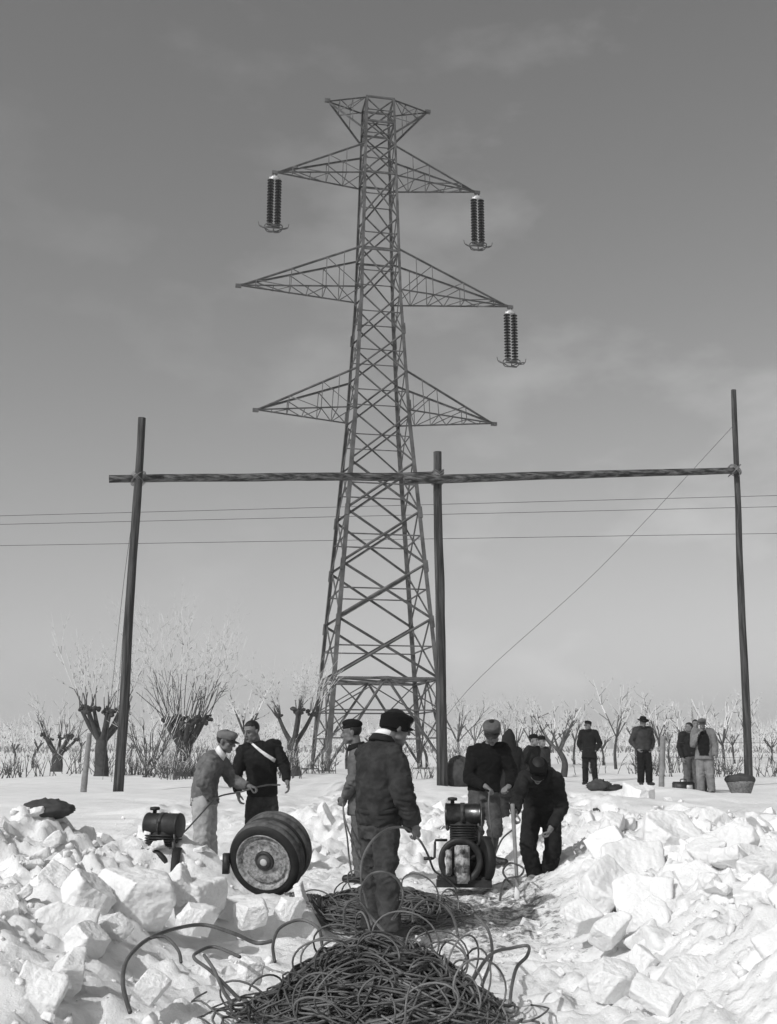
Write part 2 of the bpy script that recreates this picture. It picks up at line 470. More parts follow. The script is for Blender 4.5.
def person(name, label, cat, base, J, o):
    """one figure: a continuous body mesh with its clothes, hair and headgear as children"""
    base = V(base)
    J = {k: (V(v) - base if k not in ('face', 'hup') else V(v)) for k, v in J.items()}
    vox = o.get('vox', 0.009)
    bk = o.get('bulk', 1.0)
    sx = (J['shR'] - J['shL']).normalized()
    hx = (J['hipR'] - J['hipL']).normalized()
    ax = tuple(v * o.get('hk', 1.0) for v in head_axes(J['face'], J.get('hup')))
    hc = J['head']
    neck, pel = J['neck'], J['pelvis']
    mid = J.get('mid', (neck + pel) / 2)
    shm = (J['shR'] + J['shL']) / 2
    shw = (J['shR'] - J['shL']).length / 2
    def sec(t, rx, ry, back=0.0):
        a = pel * (1 - t) * (1 - t) + 2 * t * (1 - t) * (mid * 2 - (pel + neck) / 2) + neck * t * t
        tg = ((mid * 2 - (pel + neck) / 2 - pel) * (1 - t) + (neck - mid * 2 + (pel + neck) / 2) * t).normalized()
        x = hx.lerp(sx, min(1, max(0, t * 1.2))); x = (x - tg * x.dot(tg)).normalized()
        y = tg.cross(x)
        return (a + y * back, x, y, rx, ry)
    # ---- body
    bm = bmesh.new()
    head_shape(bm, hc, ax, neck)
    eloft(bm, [sec(-0.12, 0.13, 0.10), sec(0.1, 0.15, 0.11), sec(0.4, 0.14, 0.10), sec(0.75, 0.16, 0.11), sec(0.93, 0.12, 0.09), sec(1.02, 0.06, 0.06)])
    skin = M[o.get('skin', 'skin')]
    for s in 'RL':
        caps(bm, [J['sh' + s], J['el' + s], J['wr' + s]], [0.055, 0.042, 0.03])
        caps(bm, [J['hip' + s], J['kn' + s], J['an' + s]], [0.078, 0.055, 0.042])
        an = J['an' + s]; td = J.get('toe' + s)
        td = V((0, 0, -0.08)) + (td - an if td is not None else V((J['face'].x, J['face'].y, 0)).normalized() * 0.16)
        caps(bm, [an + V((0, 0, -0.02)), an + td * 0.85], [0.04, 0.028])
        d = J.get('hd' + s); d = (d - J['wr' + s]) if d is not None else (J['wr' + s] - J['el' + s])
        n = o.get('palm' + s, (0, 0, -1) if abs(d.normalized().z) < 0.7 else -sx * (1 if s == 'R' else -1))
        if o.get('hands', True) and s not in o.get('pocket', ''):
            hand(bm, J['wr' + s], d, n, o.get('curl', 0.7), 1 if s == 'R' else -1, o.get('handk', 1.0))
    me = remesh(bm, o.get('bvox', vox * 0.7), 2)
    body = link('person', me, skin)
    body.location = base
    tag(body, label, cat, o.get('group'))
    # ---- eyes
    if o.get('eyes', True):
        for s in (-1, 1):
            bm = bmesh.new(); ell(bm, hc + ax[0] * (s * 0.031) + ax[1] * 0.0845 + ax[2] * 0.004, (0.0105, 0.006, 0.0055), ax, 10, 6)
            obj('eye', bm, M['eye'], body)
            bm = bmesh.new(); caps(bm, [hc + ax[0] * (s * 0.015) + ax[1] * 0.092 + ax[2] * 0.027, hc + ax[0] * (s * 0.045) + ax[1] * 0.084 + ax[2] * 0.028], [0.0055, 0.0045])
            obj('eyebrow', bm, M['hair'], body)
        bm = bmesh.new(); caps(bm, [hc - ax[0] * 0.02 + ax[1] * 0.094 - ax[2] * 0.0715, hc + ax[1] * 0.0985 - ax[2] * 0.0705, hc + ax[0] * 0.02 + ax[1] * 0.094 - ax[2] * 0.0715], [0.002, 0.003, 0.002])
        obj('mouth', bm, M['leather'], body)
    if o.get('glasses'):
        bm = bmesh.new()
        for s in (-1, 1):
            ell(bm, hc + ax[0] * (s * 0.032) + ax[1] * 0.102 + ax[2] * 0.004, (0.027, 0.006, 0.021), ax, 14, 8)
            tube(bm, [hc + ax[0] * (s * 0.058) + ax[1] * 0.1 + ax[2] * 0.01, hc + ax[0] * (s * 0.084) - ax[1] * 0.0 + ax[2] * 0.01], 0.003, 6)
        tube(bm, [hc - ax[0] * 0.012 + ax[1] * 0.108 + ax[2] * 0.008, hc + ax[0] * 0.012 + ax[1] * 0.108 + ax[2] * 0.008], 0.003, 6)
        obj('sunglasses', bm, M['eye'], body)
    # ---- jacket
    jm = cloth(o['jacket'], o.get('worn', 0.0), o.get('knit', False))
    hem = o.get('hem', 0.12)
    bm = bmesh.new()
    T = (neck - pel).length
    if o.get('coat'):
        km = (J['knR'] + J['knL']) / 2; hm = (J['hipR'] + J['hipL']) / 2
        low = hm.lerp(km, o['coat'])
        y0 = sec(0, 1, 1)[2]
        eloft(bm, [(low, hx, y0, 0.215 * bk, 0.165 * bk), (hm.lerp(low, 0.4), hx, y0, 0.195 * bk, 0.15 * bk), sec(0.12, 0.178 * bk, 0.135 * bk)])
        tl = 0.0
    else:
        tl = -hem / T
    wa = o.get('waist', 0.165)
    eloft(bm, [sec(tl, (wa + 0.012) * bk, 0.135 * bk), sec(tl + 0.05, (wa + 0.016) * bk, 0.14 * bk), sec(0.16, (wa + 0.01) * bk, 0.13 * bk), sec(0.4, (wa + 0.012) * bk, 0.128 * bk), sec(0.68, 0.19 * bk, 0.136 * bk), sec(0.84, (shw + 0.012), 0.118 * bk), sec(0.94, shw * 0.72, 0.095), sec(1.0, 0.085, 0.08), sec(1.03, 0.068, 0.068)])
    for s in 'RL':
        sh, e, w = J['sh' + s], J['el' + s], J['wr' + s]
        sr = o.get('sleeve', 1.0)
        caps(bm, [shm.lerp(sh, 0.75), sh, sh.lerp(e, 0.5), e, e.lerp(w, 0.55)], [0.088 * bk, 0.078 * bk, 0.073 * bk * sr, 0.066 * bk * sr, 0.058 * bk * sr])
        tube(bm, [e.lerp(w, 0.45), e.lerp(w, 0.98)], [0.06 * bk * sr, 0.05 * bk * sr], seg=14)
    me = remesh(bm, vox, 4)
    wrinkle(me, o.get('wr', 0.018), [(J['elR'], 0.16), (J['elL'], 0.16), (J['shR'], 0.16), (J['shL'], 0.16), (pel, 0.2)], seed=o.get('seed', 1))
    jk = link(o.get('jname', 'jacket'), me, jm, body)
    if o.get('collar') is not None:
        bm = bmesh.new()
        c0 = sec(1.0, 0.08, 0.075); up = (neck - mid).normalized()
        n = 28; rg = []
        for z, k, dz in ((0.0, 1.05, 0), (0.028, 0.97, 0), (0.04, 1.0, 0), (0.038, 1.1, 0), (-0.006, 1.42, 0), (-0.022, 1.34, 0)):
            rg.append([bm.verts.new(c0[0] + c0[1] * (math.cos(2 * math.pi * i / n) * 0.078 * k) + c0[2] * (math.sin(2 * math.pi * i / n) * 0.078 * k) + up * (z + 0.012)) for i in range(n)])
        rings_to_faces(bm, rg, closed=True)
        obj('collar', bm, cloth(o['collar']), jk)
    if o.get('scarf'):
        bm = bmesh.new()
        c0 = sec(1.10, 0.08, 0.075)
        n = 24; rg = []
        for z, k in ((-0.03, 1.0), (0.03, 0.92), (0.045, 0.8), (-0.03, 0.8)):
            rg.append([bm.verts.new(c0[0] + c0[1] * (math.cos(2 * math.pi * i / n) * 0.079 * k) + c0[2] * (math.sin(2 * math.pi * i / n) * 0.079 * k) + (hc - neck).normalized() * z) for i in range(n)])
        rings_to_faces(bm, rg, closed=True)
        obj('scarf', bm, M['white_cloth'], body)
    if o.get('belt'):
        bm = bmesh.new()
        n = 32; rg = []
        c0 = sec(0.13, (wa + 0.017) * bk, 0.137 * bk)
        for z, k in ((-0.018, 1.0), (-0.018, 1.03), (0.018, 1.03), (0.018, 1.0)):
            rg.append([bm.verts.new(c0[0] + c0[1] * (math.cos(2 * math.pi * i / n) * c0[3] * k) + c0[2] * (math.sin(2 * math.pi * i / n) * c0[4] * k) + V((0, 0, z))) for i in range(n)])
        rings_to_faces(bm, rg, closed=True)
        obj('belt', bm, jm, jk)
    # ---- trousers
    tk = o.get('leg', 1.0)
    bm = bmesh.new()
    y0 = sec(0, 1, 1)[2]
    eloft(bm, [((J['hipR'] + J['hipL']) / 2 - V((0, 0, 0.04)), hx, y0, 0.16 * bk, 0.125 * bk), sec(-0.02, 0.165 * bk, 0.13 * bk), sec(0.2, 0.15 * bk, 0.115 * bk)])
    for s in 'RL':
        h, kn, an = J['hip' + s], J['kn' + s], J['an' + s]
        end = an if not o.get('boots_high') else kn.lerp(an, 0.2)
        caps(bm, [h, h.lerp(kn, 0.5), kn], [0.103 * bk * tk, 0.094 * bk * tk, 0.08 * bk * tk])
        tube(bm, [kn, kn.lerp(end, 0.5), end + (end - kn).normalized() * 0.03], [0.082 * bk * tk, 0.08 * bk * tk, 0.076 * bk * tk], seg=16)
    me = remesh(bm, vox, 4)
    wrinkle(me, o.get('wr', 0.018), [(J['knR'], 0.2), (J['knL'], 0.2), (J['anR'], 0.15), (J['anL'], 0.15), (pel, 0.2)], seed=o.get('seed', 1) + 5)
    link('trousers', me, cloth(o['trousers'], o.get('tworn', 0.0)), body)
    # ---- boots
    for s in 'RL':
        an, kn = J['an' + s], J['kn' + s]; td = J.get('toe' + s)
        td = (td - an) if td is not None else V((J['face'].x, J['face'].y, 0)).normalized() * 0.17
        td.z = 0
        bm = bmesh.new()
        ft = an + V((0, 0, -0.05))
        top = kn.lerp(an, 0.15) if o.get('boots_high') else an + V((0, 0, 0.10))
        caps(bm, [top, an + V((0, 0, 0.02)), ft], [0.066 if o.get('boots_high') else 0.05, 0.05, 0.047])
        caps(bm, [ft - td * 0.2, ft + td * 0.5 - V((0, 0, 0.005)), ft + td * 1.0 - V((0, 0, 0.008))], [0.045, 0.05, 0.042])
        me = remesh(bm, vox, 2)
        zb = ft.z - 0.045
        for v in me.vertices: v.co.z = max(v.co.z, zb)
        link('boot', me, M[o.get('boot', 'leather')], body)
    # ---- head
    if o.get('hair', True): hair(body, hc, ax, o.get('lowhair', False))
    if o.get('hat'): headgear(body, o['hat'], hc, ax, cloth(o['hatg']), vox)
    body['_'] = 0; del body['_']
    return body, jk, J

def joints(Y, d):
    return {k: (at(v[0], v[1], Y + v[2]) if k not in ('face', 'hup') else V(v)) for k, v in d.items()}

def check(nm, J):
    L = lambda a, b: round((J[a] - J[b]).length, 2)
    print(nm, 'uarm', L('shR', 'elR'), L('shL', 'elL'), 'farm', L('elR', 'wrR'), L('elL', 'wrL'), 'thigh', L('hipR', 'knR'), L('hipL', 'knL'), 'shin', L('knR', 'anR'), L('knL', 'anL'), 'sh', L('shR', 'shL'), 'torso', L('neck', 'pelvis'), 'hn', L('head', 'neck'))

def stander(px, py, Y, Hh, fa, lean=0.0, arms='down', hturn=0.0, spread=0.12, down=0.0):
    """joints of a man standing at this spot, facing angle fa (degrees, 0 = away, 90 = picture left, 180 = to the camera)"""
    b = at(px, py, Y); k = Hh / 1.75
    f = V((-math.sin(R(fa)), math.cos(R(fa)), 0)); r = V((f.y, -f.x, 0)); U = V((0, 0, 1))
    P = lambda a, c, z: b + r * (a * k) + f * ((c + lean * z) * k) + U * (z * k)
    J = dict(pelvis=P(0, 0, 0.95), neck=P(0, 0.0, 1.485), head=P(0, 0.045, 1.63), mid=P(0, -0.02, 1.2),
             shR=P(0.19, 0, 1.435), shL=P(-0.19, 0, 1.435), hipR=P(0.085, 0, 0.88), hipL=P(-0.085, 0, 0.88),
             knR=P(spread * 0.9, 0.03, 0.48), knL=P(-spread * 0.9, 0.03, 0.48), anR=P(spread, -0.02, 0.09), anL=P(-spread, -0.02, 0.09))
    h = R(fa + hturn)
    J['face'] = V((-math.sin(h), math.cos(h), -down))
    if arms == 'down':
        J.update(elR=P(0.25, -0.05, 1.12), elL=P(-0.25, -0.05, 1.12), wrR=P(0.25, 0.06, 0.87), wrL=P(-0.25, 0.06, 0.87))
    elif arms == 'pocket':
        J.update(elR=P(0.30, -0.09, 1.13), elL=P(-0.30, -0.09, 1.13), wrR=P(0.19, 0.06, 0.93), wrL=P(-0.19, 0.06, 0.93))
    elif arms == 'face':
        J.update(elR=P(0.24, 0.12, 1.14), elL=P(-0.27, -0.03, 1.12), wrR=P(0.1, 0.16, 1.38), wrL=P(-0.26, 0.08, 0.88))
    J['toeR'] = J['anR'] + f * 0.17 + r * 0.04; J['toeL'] = J['anL'] + f * 0.17 - r * 0.04
    return b, J

def base_of(J):
    m = (J['anR'] + J['anL']) / 2
    return V((m.x, m.y, min(J['anR'].z, J['anL'].z) - 0.09))

PEOPLE = {}
# the man in dark overalls, nearest the camera, seen from behind
d = dict(head=(396.0, 726.5, 0.03), face=(0.85, 0.42, -0.22), neck=(382, 742.5, 0), mid=(377, 780, -0.03), pelvis=(378, 818, 0),
         shR=(395, 755, -0.14), shL=(366, 753, 0.14), elR=(404, 797, -0.2), wrR=(414, 825, -0.13), hdR=(419, 843, -0.08),
         elL=(382, 795, 0.26), wrL=(404, 822, 0.16), hdL=(414, 834, 0.12),
         hipR=(386, 830, -0.06), hipL=(372, 829, 0.06), knR=(386, 878, -0.1), knL=(375, 877, 0.14), anR=(390, 926, -0.12), anL=(372, 924, 0.12),
         toeR=(406, 935, 0.0), toeL=(388, 932, 0.2))
J = joints(8.6, d); check('P1', J)
PEOPLE['front'] = person('person', 'man in worn dark overalls and peaked cap, back turned, standing in the cable heap', 'person', base_of(J), J,
    dict(jacket=0.032, worn=0.9, trousers=0.040, tworn=1.3, hk=1.1, hem=0.02, vox=0.009, bvox=0.006, bulk=1.02, sleeve=1.22, leg=1.02, collar=0.02, scarf=True, belt=True, hat='skicap', hatg=0.008, skin='skindark', curl=0.9, seed=1, wr=0.026, lowhair=True))
# the man in a beret beyond him
d = dict(head=(351.5, 732, 0.0), face=(-1, 0.05, -0.12), neck=(357, 748, 0), mid=(361, 775, 0), pelvis=(361, 805, 0),
         shL=(357.5, 757, -0.18), shR=(357.5, 757, 0.18), elL=(353, 783, -0.24), wrL=(345, 797, -0.12), hdL=(341, 806, -0.08),
         elR=(352, 782, 0.2), wrR=(346, 797, 0.1), hdR=(341, 805, 0.06),
         hipL=(361, 811, -0.09), hipR=(361, 811, 0.09), knL=(360, 847, -0.12), knR=(364, 847, 0.1), anL=(362, 884, -0.12), anR=(366, 884, 0.1))
d['anL'] = (362, 873, -0.12); d['anR'] = (367, 872, 0.1); d['knL'] = (359, 843, -0.12); d['knR'] = (364, 842, 0.1)
J = joints(11.8, d); check('P2', J)
PEOPLE['beret'] = person('person', 'man in beret and grey jacket facing left behind the man in overalls', 'person', base_of(J), J,
    dict(jacket=0.11, worn=0.5, trousers=0.10, hem=0.10, vox=0.011, bvox=0.007, collar=0.012, hat='beret', hatg=0.009, curl=0.9, seed=2, wr=0.021, skin='skindark'))
# the man in a pale work suit at left
d = dict(head=(226, 741, 0.0), face=(0.96, -0.25, -0.25), neck=(218, 755, 0), mid=(208, 772, 0), pelvis=(204, 797, 0),
         shR=(211, 763, -0.17), shL=(222, 763, 0.15), elR=(203, 783, -0.28), wrR=(210, 797, -0.2), hdR=(215, 804, -0.16),
         elL=(233, 781, 0.08), wrL=(248, 786, 0.0), hdL=(257, 788, -0.02),
         hipR=(202, 803, -0.09), hipL=(207, 803, 0.09), knR=(202, 838, -0.12), knL=(208, 838, 0.1), anR=(201, 868, -0.12), anL=(210, 868, 0.1))
J = joints(12.3, d); check('P3', J)
PEOPLE['pale'] = person('person', 'stooping man in pale trousers, grey jacket and light visor cap, holding a cable', 'person', base_of(J), J,
    dict(jacket=0.14, worn=0.6, trousers=0.34, hem=0.06, vox=0.011, bvox=0.007, leg=1.12, scarf=True, hat='cap', hatg=0.15, curl=1.0, seed=3, wr=0.022, skin='skindark'))
# the bareheaded man with a strap
d = dict(head=(251.5, 731, -0.06), face=(-0.6, -0.78, -0.28), neck=(257, 743.5, 0), mid=(261, 768, 0.0), pelvis=(262, 793, 0.03),
         shR=(243, 751, -0.05), shL=(275, 746, 0.08), elR=(236, 775, -0.07), wrR=(238, 792, -0.14), hdR=(239, 802, -0.16),
         elL=(284, 766, 0.02), wrL=(287, 781, -0.1), hdL=(289, 789, -0.14),
         hipR=(255, 800, 0.0), hipL=(269, 800, 0.05), knR=(251, 835, -0.1), knL=(273, 834, -0.04), anR=(249, 866, 0.0), anL=(276, 865, 0.06))
J = joints(12.9, d); check('P4', J)
PEOPLE['strap'] = person('person', 'bareheaded man in dark jersey with a white strap across the chest', 'person', base_of(J), J,
    dict(jacket=0.016, trousers=0.045, tworn=0.7, hem=0.02, vox=0.011, bvox=0.0065, knit=True, bulk=1.0, curl=0.5, seed=4, wr=0.019, jname='jersey', lowhair=False))
# the man with knee boots by the engine
d = dict(head=(492, 732, -0.1), face=(-0.12, -0.83, -0.5), neck=(489, 744.5, 0), mid=(486, 766, 0.05), pelvis=(484, 789, 0.05),
         shR=(474, 751.5, 0.0), shL=(503, 749.5, 0.0), elR=(469, 778, -0.04), wrR=(485, 786, -0.24), hdR=(491, 790, -0.27),
         elL=(512, 773, -0.02), wrL=(509, 786, -0.18), hdL=(503, 790, -0.26),
         hipR=(477, 796, 0.05), hipL=(491, 796, 0.05), knR=(476, 828, -0.08), knL=(495, 828, -0.06), anR=(478, 856, 0.03), anL=(492, 856, 0.0),
         toeL=(505, 859, -0.1), toeR=(470, 859, -0.12))
J = joints(13.0, d); check('P5', J)
PEOPLE['engine'] = person('person', 'man in black jersey, knee boots and peaked cap standing behind the engine', 'person', base_of(J), J,
    dict(jacket=0.009, trousers=0.075, tworn=0.6, hem=0.03, vox=0.011, bvox=0.0065, knit=True, bulk=1.06, boots_high=True, hat='cap', hatg=0.10, hk=1.12, curl=1.0, seed=5, wr=0.019, jname='jersey'))
# the bending man
d = dict(head=(538, 770, -0.36), face=(-0.12, -0.72, -0.75), hup=(0, -0.55, 0.85), neck=(540, 774, -0.16), mid=(541, 786, 0.14), pelvis=(541, 808, 0.3),
         shR=(525, 778, -0.1), shL=(556, 780, -0.06), elR=(517, 799, -0.28), wrR=(515, 812, -0.46), hdR=(514, 820, -0.5),
         elL=(562, 808, -0.1), wrL=(551, 828, -0.24), hdL=(546, 838, -0.26),
         hipR=(532, 815, 0.26), hipL=(551, 815, 0.26), knR=(528, 846, -0.02), knL=(553, 847, 0.0), anR=(534, 873, 0.06), anL=(549, 872, 0.06),
         toeR=(529, 878, -0.14), toeL=(548, 878, -0.14))
J = joints(11.45, d); check('P6', J)
PEOPLE['bend'] = person('person', 'man bending forward in black jacket and black cap, leaning on a wooden shaft', 'person', base_of(J), J,
    dict(jacket=0.017, worn=1.0, trousers=0.016, tworn=0.8, hem=0.03, vox=0.0105, bvox=0.0065, collar=0.013, bulk=1.04, hat='skicap', hatg=0.006, curl=1.0, seed=6, wr=0.015, boot='paleleather'))
# the hooded figure
b, J = stander(511, 829, 18.2, 1.50, 20, lean=0.0, arms='down')
PEOPLE['hood'] = person('person', 'hooded figure in long dark coat between the two men at the engine', 'person', base_of(J), J,
    dict(jacket=0.02, trousers=0.03, coat=0.7, vox=0.015, bulk=0.95, hat='hood', hatg=0.02, eyes=False, seed=7, hair=False, jname='coat'))
for i, (px, py, Y, fa, g, lab) in enumerate(((534.5, 815, 24.0, 230, 0.015, 'man in black beret just above the bending man, front one of a pair'),
                                       (542.5, 814, 24.8, 215, 0.05, 'man in black beret just above the bending man, rear one of the pair'))):
    b, J = stander(px, py, Y, 1.68, fa, arms='pocket')
    PEOPLE['pair%d' % i] = person('person', lab, 'person', base_of(J), J,
        dict(jacket=g, trousers=0.03, hem=0.1, vox=0.016, hat='beret', hatg=0.008, seed=8 + i, pocket='RL', hands=False, group='men in berets beyond the engine'))
b, J = stander(590.5, 784.5, 31.5, 1.76, 160, arms='pocket', hturn=-55, spread=0.14)
J['face'] = V((-0.85, -0.5, 0.0))
PEOPLE['coat'] = person('person', 'man in black belted coat, beret and dark glasses, hands in pockets, looking left', 'person', base_of(J), J,
    dict(jacket=0.012, trousers=0.012, coat=0.42, bulk=1.08, vox=0.017, hat='beret', hatg=0.008, glasses=True, belt=True, seed=11, hands=False, jname='coat', collar=0.012))
b, J = stander(645.5, 785, 29, 1.72, 190, arms='pocket', down=0.3)
PEOPLE['hatman'] = person('person', 'man in brimmed hat, dark zipped jacket and black trousers, standing behind a snow mound', 'person', base_of(J), J,
    dict(jacket=0.045, worn=0.5, trousers=0.010, hem=0.09, vox=0.017, bulk=1.14, hat='hat', hatg=0.01, seed=12, collar=0.02, hands=True))
b, J = stander(706.5, 794.5, 26.2, 1.76, 165, arms='face', down=0.1)
PEOPLE['light'] = person('person', 'man in open pale coat and light trousers with cap, hand raised to his face', 'person', base_of(J), J,
    dict(jacket=0.18, worn=0.4, trousers=0.19, coat=0.25, vox=0.016, hat='cap', hatg=0.12, seed=13, bulk=1.1, leg=1.08, jname='coat', waist=0.155))
b, J = stander(691.5, 793.5, 27.2, 1.70, 200, arms='down', hturn=-90)
PEOPLE['dark'] = person('person', 'bareheaded man in dark jacket and grey trousers just left of the pale-coated man', 'person', base_of(J), J,
    dict(jacket=0.018, trousers=0.10, hem=0.08, bulk=1.1, vox=0.017, seed=14, lowhair=True))
b, J = stander(699.5, 793, 28.3, 1.84, 165, arms='down', hturn=10)
PEOPLE['behind'] = person('person', 'bareheaded man of whom only head and shoulder show between two standing men', 'person', base_of(J), J,
    dict(jacket=0.04, trousers=0.05, hem=0.08, vox=0.017, seed=15))

# dark jersey under the open pale coat
body, jk, J = PEOPLE['light']
fv = V((-math.sin(R(165)), math.cos(R(165)), 0)); rv = V((fv.y, -fv.x, 0))
bm = bmesh.new(); mp = {}
for pl in jk.data.polygons:
    q = pl.center - J['pelvis']; x, y, z = q.dot(rv), q.dot(fv), q.z
    wd = 0.135 - 0.05 * sm(0.3, 0.5, z) - 0.03 * sm(0.15, -0.05, z) + 0.012 * noise.noise(V((z * 9, x > 0, 0)))
    if y > 0.02 and pl.normal.dot(fv) > 0.15 and abs(x) < wd and -0.06 < z < 0.52:
        vs = []
        for k in pl.vertices:
            if k not in mp:
                v = jk.data.vertices[k]; mp[k] = bm.verts.new(v.co + v.normal * 0.006)
            vs.append(mp[k])
        bm.faces.new(vs)
bmesh.ops.solidify(bm, geom=list(bm.faces), thickness=0.012)
obj('jersey', bm, cloth(0.02), body)

# white strap over the dark jersey
body, jk, J = PEOPLE['strap']
bv = BVHTree.FromPolygons([v.co for v in jk.data.vertices], [p.vertices for p in jk.data.polygons])
cam_l = V((0, 0, CAMH)) - body.location
pts = []
for i in range(25):
    t = i / 24
    a = at(246.5 + (274.5 - 246.5) * t, 738.5 + (760.5 - 738.5) * t + 1.5 * math.sin(math.pi * t), 12.9) - body.location
    dr = (a - cam_l).normalized()
    h = bv.ray_cast(cam_l, dr)
    if h[0] is not None: pts.append((h[0], h[1]))
if len(pts) > 3:
    bm = bmesh.new(); rg = []
    for i, (p, n) in enumerate(pts):
        d = (pts[min(i + 1, len(pts) - 1)][0] - pts[max(i - 1, 0)][0]).normalized()
        n = (n - d * n.dot(d)).normalized() if i else n
        s = d.cross(n).normalized(); q = 0.011 + 0.012 * i / len(pts)
        rg.append([bm.verts.new(p + s * q - n * 0.01), bm.verts.new(p + s * q + n * 0.010), bm.verts.new(p - s * q + n * 0.010), bm.verts.new(p - s * q - n * 0.01)])
    rings_to_faces(bm, rg)
    st = obj('strap', bm, M['white_cloth'], body, smooth=False)
# ------------------------------------------------------------------ ground
def bankmask(x, y):
    r = sm(1.05 + 0.25 * noise.noise(V((y * 0.5, 3, 0))), 2.5, x) * (1 - sm(13.5, 18, y)) * sm(-6, 3, y)
    l = sm(-1.35 + 0.3 * noise.noise(V((y * 0.6, 9, 0))), -2.6, x) if False else sm(1.3 + 0.3 * noise.noise(V((y * 0.6, 9, 0))), 2.4, -x)
    l *= (1 - sm(10.2, 12.2, y)) * (0.35 + 0.65 * sm(4.5, 7.2, y))
    return l, r

FEET = {}
_fr = random.Random(77)
for (x0, y0, x1, y1) in ((5.0, 30.5, 1.5, 14), (6.9, 28, 2.2, 15), (-2.5, 14, -6, 27), (0.5, 13, 3, 33), (7.6, 25.5, 4.8, 30), (-1, 14, -1.4, 36), (9, 24, 4, 17)):
    L_ = math.hypot(x1 - x0, y1 - y0); nn_ = int(L_ / 0.42)
    for i_ in range(nn_):
        q_ = i_ / nn_; sd_ = 0.16 * (1 if i_ % 2 else -1)
        fx, fy = x0 + (x1 - x0) * q_ + sd_ * (y1 - y0) / L_ + _fr.gauss(0, 0.12), y0 + (y1 - y0) * q_ - sd_ * (x1 - x0) / L_ + _fr.gauss(0, 0.12)
        for ix in (-1, 0, 1):
            for iy in (-1, 0, 1): FEET.setdefault((int(fx * 2) + ix, int(fy * 2) + iy), []).append((fx, fy))
def gz(x, y, fine=True):
    z = 0.30 * sm(13.0, 17.5, y + 0.8 * noise.noise(V((x * 0.4, 5, 1))))
    l, r = bankmask(x, y)
    far = sm(40, 90, abs(y)) + sm(40, 90, abs(x))
    z += (0.46 + 0.16 * sm(7, 9, y)) * l + 0.52 * r
    # hump in front of the man in pale trousers, ledge before the wheels
    z += 0.40 * math.exp(-((x + 1.95) / 0.55) ** 2 - ((y - 11.0) / 0.55) ** 2)
    z += 0.30 * math.exp(-((x - 5.7) / 1.3) ** 2 - ((y - 23) / 1.8) ** 2) + 0.25 * math.exp(-((x - 3.9) / 1.2) ** 2 - ((y - 19.5) / 1.4) ** 2)
    z -= 0.40 * math.exp(-((x + 2.12) / 0.45) ** 2 - ((y - 10.1) / 0.9) ** 2)
    z += 0.22 * math.exp(-((x + 3.1) / 0.5) ** 2 - ((y - 9.4) / 0.8) ** 2)
    s = noise.noise(V((x * 2.2, y * 2.2, 4))) * 0.12
    z += 0.17 * sm(0.5, 0.66, 1.15 - abs(y - 9.35 + s * 2) ) * sm(0.48, 0.62, -x + s * 0.7) * (1 - sm(1.9, 2.3, -x))
    # spoil along the working strip
    near = (1 - sm(17, 30, y)) * (1 - sm(8, 14, abs(x)))
    k = max(l, r, 0.55 * (1 - sm(7.0, 8.6, y)) * sm(0.55, 1.0, abs(x)), 0.22 + 0.45 * sm(11, 14, y) * (1 - sm(20, 25, y)) * sm(-2.2, -1.0, x) * (1 - sm(2.4, 3.4, x))) * near
    p = V((x, y, 0))
    z += k * 0.16 * noise.noise(p * 1.3) + k * 0.10 * noise.noise(p * 3.1)
    if near > 0.01:
        dd, pp = noise.voronoi(p * 4.5)
        z += k * 0.11 * (0.5 - min(1.0, dd[0] * 1.6))
        if fine:
            d2, _p = noise.voronoi(p * 9.5 + V((0, 0, 3)) + noise.noise_vector(p * 5) * 0.5)
            z += near * (0.12 + k) * 0.06 * (0.42 - min(0.9, d2[0] * 1.25))
            z += near * (0.25 + k) * (0.10 * (abs(noise.noise(p * 5.5)) - 0.2) + 0.06 * (abs(noise.noise(p * 12)) - 0.2) + 0.03 * noise.noise(p * 21) + 0.016 * noise.noise(p * 44))
    rd = sm(14, 18, y) * (1 - sm(42, 60, y)) * (1 - sm(20, 40, abs(x)))
    if rd > 0: z += 1.6 * rd * (0.10 * (0.35 - abs(noise.noise(V((x * 0.35, y * 0.16, 2))))) + 0.07 * max(0, noise.noise(V((x * 1.1, y * 0.5, 8)))) + 0.03 * noise.noise(V((x * 2.6, y * 1.6, 3))))
    z += 0.05 * noise.noise(p * 0.45) * sm(8, 16, y) * (1 - 0.8 * far) + 0.4 * far * noise.noise(p * 0.012) * 0.5
    for fx, fy in FEET.get((int(x * 2), int(y * 2)), ()):
        e = ((x - fx) / 0.13) ** 2 + ((y - fy) / 0.2) ** 2
        if e < 6: z += -0.13 * math.exp(-e * e) + 0.035 * math.exp(-(e - 2) ** 2)
    # trodden hollow where the front man stands
    z -= 0.07 * math.exp(-(x / 0.6) ** 2 - ((y - 8.6) / 0.7) ** 2)
    return z

def axis(parts):
    out = []
    for a, b, n in parts:
        out += [a + (b - a) * i / n for i in range(n)]
    out.append(parts[-1][1]); return out
def geo(a, b, n):
    return [a * (b / a) ** (i / n) for i in range(1, n + 1)]
xs = [i * 0.04 for i in range(-100, 101)]
xs = [-v for v in reversed(geo(4.0, 900, 46))] + xs + geo(4.0, 900, 46)
ys = [-40, -25, -14, -8, -4, -1.5, 0.5, 2, 3, 3.6, 4.2] + [4.6 + i * 0.035 for i in range(271)]
ys += geo(ys[-1], 26, 110) + geo(26, 1500, 60)
bm = bmesh.new()
grid = []
for y in ys:
    fine = 4 < y < 20
    grid.append([bm.verts.new((x, y, gz(x, y, fine and abs(x) < 5))) for x in xs])
for j in range(len(ys) - 1):
    for i in range(len(xs) - 1):
        bm.faces.new((grid[j][i], grid[j][i + 1], grid[j + 1][i + 1], grid[j + 1][i]))
